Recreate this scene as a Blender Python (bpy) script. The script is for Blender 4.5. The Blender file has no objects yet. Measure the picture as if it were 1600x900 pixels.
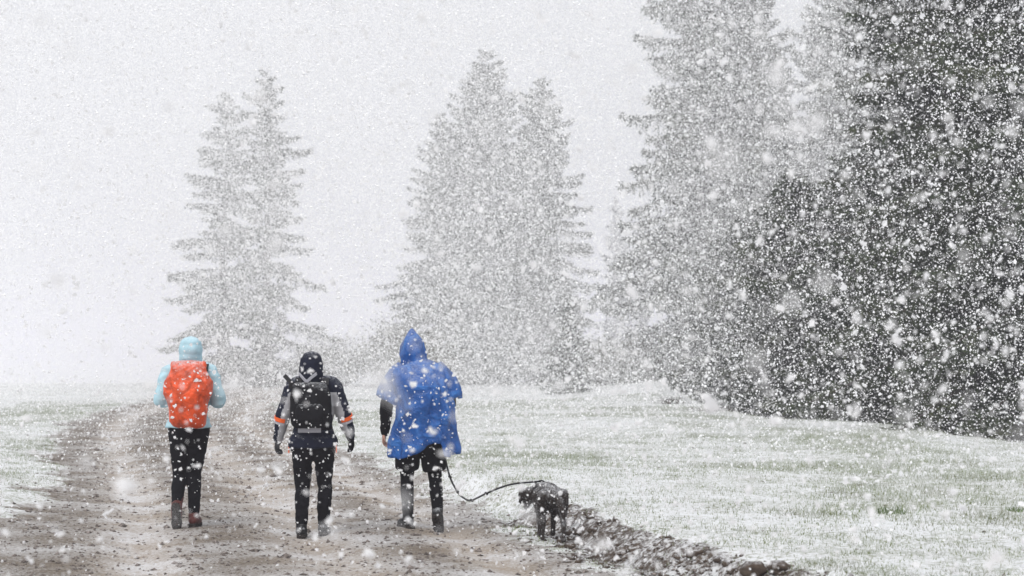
import bpy, bmesh, math, random
import numpy as np
from mathutils import Vector, Matrix, Euler

R = math.radians
SC = bpy.context.scene
COL = SC.collection
rng = np.random.default_rng(7)
random.seed(7)

# ------------------------------------------------------------------ camera, sky, sun, exposure
CAM_H = 1.6
cam_d = bpy.data.cameras.new('camera')
cam = bpy.data.objects.new('camera', cam_d)
COL.objects.link(cam)
cam.location = (0, 0, CAM_H)
cam.rotation_euler = (R(90 + 1.768), 0, 0)
cam_d.sensor_width = 36.0
cam_d.lens = 70.0
cam_d.clip_start = 0.1
cam_d.clip_end = 8000
cam_d.dof.use_dof = True
cam_d.dof.focus_distance = 18.5
cam_d.dof.aperture_fstop = 2.9
SC.camera = cam

world = bpy.data.worlds.new('World')
SC.world = world
world.use_nodes = True
nt = world.node_tree
for n in list(nt.nodes):
    nt.nodes.remove(n)
wo = nt.nodes.new('ShaderNodeOutputWorld')
wb = nt.nodes.new('ShaderNodeBackground')
sky = nt.nodes.new('ShaderNodeTexSky')
sky.sky_type = 'NISHITA'
sky.sun_disc = False
sky.sun_elevation = R(52)
sky.sun_rotation = R(200)
sky.dust_density = 6.0
tc = nt.nodes.new('ShaderNodeTexCoord')
sx = nt.nodes.new('ShaderNodeSeparateXYZ')
ab = nt.nodes.new('ShaderNodeMath'); ab.operation = 'ABSOLUTE'
ad = nt.nodes.new('ShaderNodeMath'); ad.operation = 'ADD'; ad.inputs[1].default_value = 0.25
cx = nt.nodes.new('ShaderNodeCombineXYZ')
nt.links.new(tc.outputs['Generated'], sx.inputs[0])
nt.links.new(sx.outputs[0], cx.inputs[0]); nt.links.new(sx.outputs[1], cx.inputs[1])
nt.links.new(sx.outputs[2], ab.inputs[0]); nt.links.new(ab.outputs[0], ad.inputs[0])
nt.links.new(ad.outputs[0], cx.inputs[2])
nt.links.new(cx.outputs[0], sky.inputs[0])
hs = nt.nodes.new('ShaderNodeHueSaturation')
hs.inputs['Saturation'].default_value = 0.05
nt.links.new(sky.outputs[0], hs.inputs['Color'])
mx = nt.nodes.new('ShaderNodeMix'); mx.data_type = 'RGBA'
mx.inputs['Factor'].default_value = 0.75
mx.inputs['B'].default_value = (6.6, 6.75, 7.1, 1)          # even overcast cloud
nt.links.new(hs.outputs[0], mx.inputs['A'])
nt.links.new(mx.outputs['Result'], wb.inputs['Color'])
wb.inputs['Strength'].default_value = 0.1
nt.links.new(wb.outputs[0], wo.inputs[0])

sun_d = bpy.data.lights.new('sun', 'SUN')
sun_d.energy = 1.5
sun_d.angle = R(40)
sun_d.color = (1, 0.97, 0.94)
sun = bpy.data.objects.new('sun', sun_d)
COL.objects.link(sun)
# sky sun_rotation is measured from +Y clockwise seen from above
_el, _rot = R(52), R(200)
_dir = Vector((math.sin(_rot) * math.cos(_el), math.cos(_rot) * math.cos(_el), math.sin(_el)))
sun.rotation_euler = _dir.to_track_quat('Z', 'Y').to_euler()
sun.location = (0, 0, 60)

SC.view_settings.view_transform = 'Standard'
SC.view_settings.look = 'None'
SC.view_settings.exposure = 0.32
SC.view_settings.gamma = 1.0
SC.view_settings.use_curve_mapping = False
SC.render.engine = 'CYCLES'
SC.cycles.max_bounces = 10
SC.cycles.volume_bounces = 5
SC.cycles.diffuse_bounces = 4
SC.cycles.use_denoising = True
SC.cycles.denoising_prefilter = 'ACCURATE'
SC.cycles.sample_clamp_indirect = 6

HAZE_DENSITY = 0.0014

# ------------------------------------------------------------------ small helpers
def hash2(ix, iy, seed):
    h = (ix.astype(np.int64) * 374761393 + iy.astype(np.int64) * 668265263 + seed * 1274126177) & 0xffffffff
    h = ((h ^ (h >> 13)) * 1274126177) & 0xffffffff
    h = (h ^ (h >> 16)) & 0xffffff
    return h / float(0xffffff)

def vnoise(x, y, seed=0):
    x = np.asarray(x, float); y = np.asarray(y, float)
    ix = np.floor(x); iy = np.floor(y)
    fx = x - ix; fy = y - iy
    fx = fx * fx * (3 - 2 * fx); fy = fy * fy * (3 - 2 * fy)
    a = hash2(ix, iy, seed); b = hash2(ix + 1, iy, seed)
    c = hash2(ix, iy + 1, seed); d = hash2(ix + 1, iy + 1, seed)
    return (a * (1 - fx) + b * fx) * (1 - fy) + (c * (1 - fx) + d * fx) * fy

def fbm(x, y, oct=4, seed=0):
    s = 0.0; a = 0.5; t = 0.0
    for o in range(oct):
        s = s + a * vnoise(x, y, seed + o * 17); t += a
        x = np.asarray(x) * 2.03 + 3.1; y = np.asarray(y) * 2.03 + 7.7; a *= 0.5
    return s / t

def noise3(p, scale, seed=0):
    """value noise on points (n,3), about -1..1"""
    q = p * np.asarray(scale)
    iz = np.floor(q[:, 2]); fz = q[:, 2] - iz
    fz = fz * fz * (3 - 2 * fz)
    off = iz * 57.0
    a = vnoise(q[:, 0] + off * 1.37, q[:, 1] + off * 0.73, seed)
    off = (iz + 1) * 57.0
    b = vnoise(q[:, 0] + off * 1.37, q[:, 1] + off * 0.73, seed)
    # lattice slices are decorrelated by the offsets; blend them along z
    return (a * (1 - fz) + b * fz) * 2 - 1

def smooth(e0, e1, x):
    t = np.clip((np.asarray(x, float) - e0) / (e1 - e0), 0, 1)
    return t * t * (3 - 2 * t)

def mesh_np(name, verts, faces, nper):
    """verts (n,3), faces flat index array, nper verts per face"""
    me = bpy.data.meshes.new(name)
    verts = np.asarray(verts, np.float32); faces = np.asarray(faces, np.int32).ravel()
    nf = len(faces) // nper
    me.vertices.add(len(verts)); me.vertices.foreach_set('co', verts.ravel())
    me.loops.add(len(faces)); me.loops.foreach_set('vertex_index', faces)
    me.polygons.add(nf)
    me.polygons.foreach_set('loop_start', np.arange(nf, dtype=np.int32) * nper)
    me.update(calc_edges=True)
    return me

def shade(me, on=True):
    me.polygons.foreach_set('use_smooth', np.full(len(me.polygons), on, dtype=bool))

def link(name, me, mat=None, parent=None, loc=None):
    o = bpy.data.objects.new(name, me)
    COL.objects.link(o)
    if mat is not None:
        me.materials.append(mat)
    if parent is not None:
        o.parent = parent
    if loc is not None:
        o.location = loc
    return o

def tag(o, label=None, cat=None, group=None, kind=None):
    if label: o['label'] = label
    if cat: o['category'] = cat
    if group: o['group'] = group
    if kind: o['kind'] = kind
    return o

def empty(name, loc, rz=0.0):
    o = bpy.data.objects.new(name, None)
    COL.objects.link(o)
    o.empty_display_size = 0.2
    o.location = loc
    o.rotation_euler = (0, 0, rz)
    return o

# ------------------------------------------------------------------ materials
class NT:
    def __init__(self, name):
        self.m = bpy.data.materials.new(name)
        self.m.use_nodes = True
        self.t = self.m.node_tree
        for n in list(self.t.nodes):
            self.t.nodes.remove(n)
        self.out = self.t.nodes.new('ShaderNodeOutputMaterial')
    def n(self, typ, **kw):
        nd = self.t.nodes.new(typ)
        for k, v in kw.items():
            setattr(nd, k, v)
        return nd
    def l(self, a, b):
        self.t.links.new(a, b)
    def noise(self, scale, detail=4, rough=0.6, vec=None, dist=0.0):
        nd = self.n('ShaderNodeTexNoise')
        nd.inputs['Scale'].default_value = scale
        nd.inputs['Detail'].default_value = detail
        nd.inputs['Roughness'].default_value = rough
        nd.inputs['Distortion'].default_value = dist
        if vec is not None: self.l(vec, nd.inputs['Vector'])
        return nd.outputs['Fac']
    def ramp(self, src, stops):
        nd = self.n('ShaderNodeValToRGB')
        el = nd.color_ramp.elements
        while len(el) < len(stops): el.new(0.5)
        for e, (p, c) in zip(el, stops):
            e.position = p
            e.color = (*c, 1) if isinstance(c, tuple) else (c, c, c, 1)
        self.l(src, nd.inputs[0])
        return nd.outputs[0]
    def mix(self, f, a, b):
        nd = self.n('ShaderNodeMix', data_type='RGBA')
        for s, v in (('Factor', f), ('A', a), ('B', b)):
            if isinstance(v, (int, float)): nd.inputs[s].default_value = v
            elif isinstance(v, tuple): nd.inputs[s].default_value = (*v, 1)
            else: self.l(v, nd.inputs[s])
        return nd.outputs['Result']
    def math(self, op, a, b=None, clamp=False):
        nd = self.n('ShaderNodeMath', operation=op)
        nd.use_clamp = clamp
        for i, v in enumerate((a, b)):
            if v is None: continue
            if isinstance(v, (int, float)): nd.inputs[i].default_value = v
            else: self.l(v, nd.inputs[i])
        return nd.outputs[0]
    def coords(self):
        return self.n('ShaderNodeTexCoord').outputs['Object']
    def bump(self, h, strength, dist):
        nd = self.n('ShaderNodeBump')
        nd.inputs['Strength'].default_value = strength
        nd.inputs['Distance'].default_value = dist
        self.l(h, nd.inputs['Height'])
        return nd.outputs['Normal']
    def bsdf(self, col, rough=0.8, normal=None, spec=0.3, **kw):
        b = self.n('ShaderNodeBsdfPrincipled')
        if isinstance(col, tuple): b.inputs['Base Color'].default_value = (*col, 1)
        else: self.l(col, b.inputs['Base Color'])
        if isinstance(rough, (int, float)): b.inputs['Roughness'].default_value = rough
        else: self.l(rough, b.inputs['Roughness'])
        b.inputs['Specular IOR Level'].default_value = spec
        if normal is not None: self.l(normal, b.inputs['Normal'])
        for k, v in kw.items():
            b.inputs[k].default_value = v
        self.l(b.outputs[0], self.out.inputs['Surface'])
        return b
    def snowfall_top(self, col, lo=0.35, hi=0.9, scale=60.0, amount=0.5):
        """settled snow on faces that look up"""
        g = self.n('ShaderNodeNewGeometry')
        s = self.n('ShaderNodeSeparateXYZ')
        self.l(g.outputs['Normal'], s.inputs[0])
        up = self.n('ShaderNodeMapRange'); up.inputs['From Min'].default_value = lo; up.inputs['From Max'].default_value = hi
        self.l(s.outputs[2], up.inputs[0])
        nz = self.noise(scale, 3, 0.6, self.coords())
        f = self.math('MULTIPLY', up.outputs[0], self.ramp(nz, [(0.5 - amount * 0.25, 0.0), (0.62, 1.0)]), True)
        f = self.math('MULTIPLY', f, amount, True)
        return self.mix(f, col, (0.82, 0.84, 0.87))

def fabric(name, col, rough=0.75, var=0.25, bscale=60, bump=0.25, top_snow=0.0, spec=0.25, wr=7.0):
    t = NT(name)
    co = t.coords()
    n1 = t.noise(wr, 4, 0.6, co, 0.6)
    n2 = t.noise(bscale, 3, 0.6, co)
    dark = tuple(c * (1 - var) for c in col); light = tuple(min(1, c * (1 + var)) for c in col)
    c = t.ramp(n1, [(0.3, dark), (0.7, light)])
    if top_snow > 0:
        c = t.snowfall_top(c, amount=top_snow)
    h = t.math('ADD', t.math('MULTIPLY', n1, 1.0), t.math('MULTIPLY', n2, 0.15))
    t.bsdf(c, rough, t.bump(h, bump, 0.03), spec)
    return t.m

M = {}
M['skin'] = NT('skin'); M['skin'].bsdf(M['skin'].ramp(M['skin'].noise(30, 3), [(0.3, (0.46, 0.24, 0.18)), (0.7, (0.58, 0.34, 0.26))]), 0.5); M['skin'] = M['skin'].m
M['sky_jacket'] = fabric('light_blue_fabric', (0.42, 0.63, 0.71), 0.6, 0.14, 50, 0.35, 0.35)
M['black_tights'] = fabric('black_stretch_fabric', (0.005, 0.005, 0.007), 0.8, 0.3, 80, 0.3, 0.0, 0.12)
M['black_cloth'] = fabric('black_cloth', (0.008, 0.008, 0.010), 0.85, 0.3, 60, 0.4, 0.35, 0.15)
M['navy_cloth'] = fabric('navy_cloth', (0.010, 0.013, 0.028), 0.75, 0.3, 60, 0.4, 0.3, 0.15)
M['grey_cloth'] = fabric('grey_cloth', (0.36, 0.36, 0.38), 0.75, 0.15, 60, 0.3)
M['dark_grey_cloth'] = fabric('dark_grey_cloth', (0.05, 0.05, 0.056), 0.8, 0.3, 60, 0.3)
M['pale_trim'] = fabric('pale_trim', (0.42, 0.42, 0.46), 0.6, 0.1, 60, 0.2)
M['orange_band'] = fabric('orange_band', (0.85, 0.14, 0.03), 0.5, 0.1, 60, 0.1)
M['red_cover'] = fabric('orange_red_raincover', (0.66, 0.075, 0.014), 0.42, 0.5, 40, 0.9, 0.6, 0.4, 11.0)
M['brown_leather'] = fabric('red_brown_leather', (0.10, 0.030, 0.026), 0.55, 0.4, 40, 0.3)
M['black_leather'] = fabric('black_leather', (0.010, 0.010, 0.011), 0.6, 0.4, 40, 0.4, 0.5)
M['sole'] = fabric('rubber_sole', (0.03, 0.025, 0.023), 0.8, 0.4, 80, 0.3)
M['webbing'] = fabric('webbing', (0.022, 0.022, 0.024), 0.8, 0.3, 200, 0.2)

def poncho_mat():
    t = NT('blue_plastic')
    co = t.coords()
    n1 = t.noise(5, 5, 0.65, co, 1.2)
    n2 = t.noise(28, 4, 0.6, co, 0.5)
    c = t.ramp(n1, [(0.25, (0.010, 0.058, 0.22)), (0.5, (0.013, 0.108, 0.41)), (0.75, (0.050, 0.25, 0.70))])
    c = t.snowfall_top(c, 0.3, 0.85, 130, 0.38)
    h = t.math('ADD', n1, t.math('MULTIPLY', n2, 0.25))
    b = t.bsdf(c, 0.25, t.bump(h, 1.0, 0.045), 0.5)
    tr = t.n('ShaderNodeBsdfTransparent'); tr.inputs[0].default_value = (0.35, 0.55, 1.0, 1)
    ms = t.n('ShaderNodeMixShader'); ms.inputs[0].default_value = 0.13
    t.l(b.outputs[0], ms.inputs[1]); t.l(tr.outputs[0], ms.inputs[2])
    t.l(ms.outputs[0], t.out.inputs['Surface'])
    return t.m
M['poncho'] = poncho_mat()

def dog_mat():
    t = NT('black_fur')
    co = t.coords()
    n = t.noise(40, 4, 0.7, co)
    c = t.ramp(n, [(0.3, (0.010, 0.008, 0.007)), (0.7, (0.050, 0.038, 0.032))])
    c = t.snowfall_top(c, 0.1, 0.9, 75, 0.55)
    t.bsdf(c, 0.75, t.bump(n, 0.6, 0.02), 0.3)
    return t.m
M['fur'] = dog_mat()

def needle_mat():
    t = NT('spruce_needles')
    co = t.coords()
    oi = t.n('ShaderNodeObjectInfo')
    n1 = t.noise(0.8, 3, 0.6, co)
    n2 = t.noise(9, 2, 0.5, co)
    c = t.ramp(n1, [(0.3, (0.024, 0.036, 0.018)), (0.52, (0.050, 0.066, 0.030)), (0.75, (0.088, 0.092, 0.042))])
    c = t.mix(t.ramp(n2, [(0.62, 0.0), (0.8, 0.45)]), c, (0.09, 0.07, 0.045))
    # snow caught on the sprays
    n3 = t.noise(14, 2, 0.5, co)
    c = t.mix(t.ramp(n3, [(0.60, 0.0), (0.70, 0.55)]), c, (0.7, 0.72, 0.75))
    b = t.bsdf(c, 0.7, None, 0.25)
    return t.m
M['needles'] = needle_mat()

def bark_mat():
    t = NT('bark')
    n = t.noise(12, 4, 0.7, t.coords())
    t.bsdf(t.ramp(n, [(0.3, (0.045, 0.036, 0.03)), (0.7, (0.12, 0.10, 0.085))]), 0.9, t.bump(n, 0.5, 0.03))
    return t.m
M['bark'] = bark_mat()

def shrub_mat():
    t = NT('shrub_leaves')
    n = t.noise(5, 3, 0.6, t.coords())
    c = t.ramp(n, [(0.3, (0.07, 0.075, 0.04)), (0.6, (0.13, 0.125, 0.075)), (0.8, (0.6, 0.62, 0.62))])
    t.bsdf(c, 0.8)
    return t.m
M['shrub'] = shrub_mat()

def flake_mat():
    t = NT('snowflake')
    d = t.n('ShaderNodeBsdfDiffuse'); d.inputs[0].default_value = (0.97, 0.97, 0.975, 1)
    tr = t.n('ShaderNodeBsdfTranslucent'); tr.inputs[0].default_value = (0.97, 0.97, 0.975, 1)
    ms = t.n('ShaderNodeMixShader'); ms.inputs[0].default_value = 0.50
    t.l(d.outputs[0], ms.inputs[1]); t.l(tr.outputs[0], ms.inputs[2]); t.l(ms.outputs[0], t.out.inputs['Surface'])
    return t.m
M['flake'] = flake_mat()
_t = NT('far_snowflake'); _d = _t.n('ShaderNodeBsdfDiffuse'); _d.inputs[0].default_value = (0.97, 0.97, 0.975, 1)
_t.l(_d.outputs[0], _t.out.inputs['Surface']); M['far_flake'] = _t.m

def grass_mat():
    t = NT('grass_blades')
    n = t.noise(1.3, 4, 0.7, t.coords())
    n2 = t.noise(45, 2, 0.5, t.coords())
    c = t.ramp(n, [(0.3, (0.13, 0.12, 0.07)), (0.5, (0.15, 0.18, 0.065)), (0.7, (0.19, 0.23, 0.09))])
    c = t.mix(t.ramp(n2, [(0.46, 0.0), (0.58, 0.75)]), c, (0.75, 0.77, 0.78))
    t.bsdf(c, 0.8, None, 0.2)
    return t.m
M['grass'] = grass_mat()

def stone_mat():
    t = NT('stones')
    n = t.noise(6, 4, 0.7, t.coords())
    n2 = t.noise(38, 2, 0.5, t.coords())
    c = t.ramp(n2, [(0.3, (0.055, 0.047, 0.042)), (0.5, (0.17, 0.145, 0.13)), (0.7, (0.34, 0.30, 0.28))])
    t.bsdf(c, 0.85, None, 0.25)
    return t.m
M['stone'] = stone_mat()

def soil_mat():
    t = NT('wet_soil')
    n = t.noise(18, 4, 0.7, t.coords())
    c = t.ramp(n, [(0.3, (0.035, 0.026, 0.02)), (0.7, (0.11, 0.082, 0.062))])
    c = t.snowfall_top(c, 0.6, 0.95, 40, 0.55)
    t.bsdf(c, 0.9, t.bump(n, 0.6, 0.02))
    return t.m
M['soil'] = soil_mat()

def ground_mat():
    t = NT('snowy_ground')
    co = t.n('ShaderNodeTexCoord').outputs['Object']
    at = t.n('ShaderNodeAttribute', attribute_name='track').outputs['Fac']
    am = t.n('ShaderNodeAttribute', attribute_name='mud').outputs['Fac']
    ar = t.n('ShaderNodeAttribute', attribute_name='rut').outputs['Fac']
    # --- meadow: thin snow over short grass
    big = t.noise(0.35, 4, 0.6, co)
    mid = t.noise(2.2, 4, 0.65, co)
    fine = t.noise(22, 5, 0.75, co)
    finer = t.noise(70, 3, 0.7, co)
    g = t.mix(t.ramp(mid, [(0.35, 0.0), (0.65, 1.0)]), (0.12, 0.145, 0.048), (0.19, 0.18, 0.09))
    snow = t.mix(finer, (0.70, 0.72, 0.73), (0.84, 0.85, 0.87))
    thr = t.math('ADD', t.math('ADD', 0.10, t.math('MULTIPLY', big, 0.22)), t.math('MULTIPLY', mid, 0.30))
    cov = t.math('ADD', thr, t.math('MULTIPLY', fine, 0.9))
    f = t.ramp(cov, [(0.64, 0.0), (0.84, 1.0)])
    meadow = t.mix(f, g, snow)
    # --- track: gravel and mud with slush
    gv = t.noise(30, 5, 0.8, co)
    gv2 = t.noise(85, 3, 0.7, co)
    grav = t.ramp(gv, [(0.3, (0.050, 0.041, 0.030)), (0.5, (0.150, 0.120, 0.088)), (0.72, (0.29, 0.242, 0.188))])
    pale = t.ramp(gv2, [(0.3, (0.26, 0.212, 0.165)), (0.7, (0.46, 0.392, 0.325))])
    grav = t.mix(ar, grav, pale)
    slush_cov = t.math('ADD', t.math('MULTIPLY', t.noise(1.1, 4, 0.6, co), 0.55), t.math('MULTIPLY', t.noise(34, 4, 0.75, co), 0.7))
    slush = t.ramp(slush_cov, [(0.55, 0.0), (0.75, 0.85)])
    slush = t.math('MULTIPLY', slush, t.math('ADD', 0.78, t.math('MULTIPLY', ar, 0.4)), True)
    track = t.mix(slush, grav, (0.68, 0.68, 0.69))
    mud = t.ramp(gv, [(0.3, (0.03, 0.022, 0.017)), (0.6, (0.10, 0.075, 0.057)), (0.8, (0.2, 0.16, 0.13))])
    mudsnow = t.ramp(t.math('ADD', t.math('MULTIPLY', mid, 0.4), t.math('MULTIPLY', fine, 0.7)), [(0.505, 0.0), (0.63, 0.9)])
    mud = t.mix(mudsnow, mud, (0.7, 0.71, 0.72))
    # --- blends, edges broken up by noise
    e = t.math('ADD', at, t.math('MULTIPLY', t.math('SUBTRACT', t.noise(3.5, 6, 0.8, co), 0.5), 1.9))
    e = t.ramp(e, [(0.38, 0.0), (0.62, 1.0)])
    c = t.mix(e, meadow, track)
    e2 = t.math('ADD', am, t.math('MULTIPLY', t.math('SUBTRACT', t.noise(8, 5, 0.75, co), 0.5), 1.2))
    e2 = t.ramp(e2, [(0.42, 0.0), (0.62, 1.0)])
    c = t.mix(e2, c, mud)
    h = t.math('ADD', t.math('MULTIPLY', fine, 0.7), t.math('MULTIPLY', finer, 0.4))
    t.bsdf(c, 0.85, t.bump(h, 0.55, 0.035), 0.25)
    return t.m
M['ground'] = ground_mat()

# ------------------------------------------------------------------ terrain
_ty = np.array([-50, 0, 14, 16.4, 19.6, 22.5, 32.3, 42, 48, 59, 75, 100, 400])
_tx = np.array([3.0, 0.4, -1.35, -1.8, -2.4, -3.0, -5.2, -7.1, -7.9, -8.9, -9.4, -9.0, 10])
def track_x(y): return np.interp(y, _ty, _tx)
def track_hw(y): return np.interp(y, [0, 14, 22, 34, 60, 100], [2.3, 2.3, 2.35, 2.45, 2.3, 2.2])
_bx = np.array([4.6, 5.0, 5.4, 5.9, 7.0, 8.0, 8.4, 9.0, 12, 20, 60])
_by = np.array([95, 62, 50, 43, 41, 38, 33, 30.5, 28, 26, 24])
def wood_edge(x): return np.interp(x, _bx, _by, left=95)
def bank_s(y): return np.interp(y, [0, 12, 13.2, 14, 16, 19.6, 23, 27], [3.6, 3.3, 2.92, 2.66, 2.52, 2.6, 2.45, 2.4])

def terrain(x, y):
    x = np.asarray(x, float); y = np.asarray(y, float)
    s = x - track_x(y)
    hw = track_hw(y)
    edge_n = (fbm(x * 1.3, y * 1.3, 4, 5) - 0.5)
    t = 1 - smooth(-0.65, 0.45, np.abs(s + edge_n * 1.3) - hw - 1.1 * (s < 0) * (1 - smooth(14, 23, y)))           # 1 on the track
    near = 1 - smooth(20, 30, y)
    # eroded bank on the right of the track
    bs = bank_s(y) + edge_n * 0.55
    right = smooth(-0.30, 0.06, s - bs)
    mudz = (smooth(-0.60, -0.18, s - bs) * (1 - smooth(-0.02, 0.28, s - bs))) * (1 - smooth(17, 22, y))
    h = 0.055 * (1 - t) * (1 - near * smooth(0, 1, s)) 
    h = h + near * right * 0.20 * (1 - smooth(3.0, 9.0, s) * 0.5)
    h = h - 0.05 * mudz
    for r0 in (-1.25, 0.25, 1.55):
        h = h - 0.045 * t * np.exp(-((s - r0 - 0.25 * (fbm(y * 0.3, r0 + y * 0, 2, 9) - 0.5)) / 0.24) ** 2)
    # relief
    h = h + (fbm(x * 0.16, y * 0.16, 3, 21) - 0.5) * 0.16 * (1 - t) * smooth(13, 24, y)
    h = h + (fbm(x * 0.9, y * 0.9, 3, 31) - 0.5) * 0.055 * (1 - 0.75 * t)
    h = h + (fbm(x * 6, y * 6, 3, 41) - 0.5) * (0.012 + 0.08 * mudz)
    # swell across the right meadow and the mound before the far trees
    h = h + 0.10 * np.exp(-((y - 41 - 0.15 * x) / 3.2) ** 2) * smooth(-1, 3, x)
    h = h + 0.42 * np.exp(-((x - 5.0) / 2.4) ** 2 - ((y - 67) / 9) ** 2)
    # behind the crest the land falls away
    h = h - np.minimum(0.022 * np.maximum(y - 90, 0) ** 1.0, 9.0) * smooth(88, 100, y)
    wd = np.maximum(y - wood_edge(x), 0)
    h = h - np.minimum(0.07 * wd, 1.4) * smooth(0, 2.5, wd) * smooth(4.8, 6.0, x)
    rut = np.zeros_like(h)
    for r0, w in ((0.25, 0.40), (-1.25, 0.32), (1.45, 0.30)):
        rut = np.maximum(rut, np.exp(-((s - r0) / w) ** 2))
    rut = rut * t * (0.6 + 0.8 * fbm(x * 0.8, y * 0.35, 3, 55))
    return h, t, mudz, np.clip(rut, 0, 1)

def hz(x, y):
    return float(terrain(np.array([x]), np.array([y]))[0][0])

def build_ground():
    xs = np.concatenate([-np.geomspace(2500, 16, 26), np.arange(-15, -8, 0.3), np.arange(-8, 9.5, 0.075),
                         np.arange(9.5, 20, 0.3), np.geomspace(20.5, 2500, 26)])
    ys = np.concatenate([-np.geomspace(300, 2, 12), np.arange(-1, 11, 0.5), np.arange(11, 24, 0.06), np.arange(24, 50, 0.13),
                         np.arange(50, 100, 0.5), np.geomspace(100.5, 2600, 40)])
    X, Y = np.meshgrid(xs, ys)
    H, T, MU, RU = terrain(X, Y)
    V = np.stack([X, Y, H], -1).reshape(-1, 3)
    nx, ny = len(xs), len(ys)
    i = (np.arange(ny - 1)[:, None] * nx + np.arange(nx - 1)[None, :]).ravel()
    F = np.stack([i, i + 1, i + nx + 1, i + nx], -1)
    me = mesh_np('ground', V, F, 4)
    shade(me)
    for nm, arr in (('track', T), ('mud', MU), ('rut', RU)):
        a = me.attributes.new(nm, 'FLOAT', 'POINT')
        a.data.foreach_set('value', arr.ravel().astype(np.float32))
    o = link('ground', me, M['ground'])
    tag(o, 'snow dusted meadow crossed by a rutted gravel track', kind='structure')
build_ground()

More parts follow.
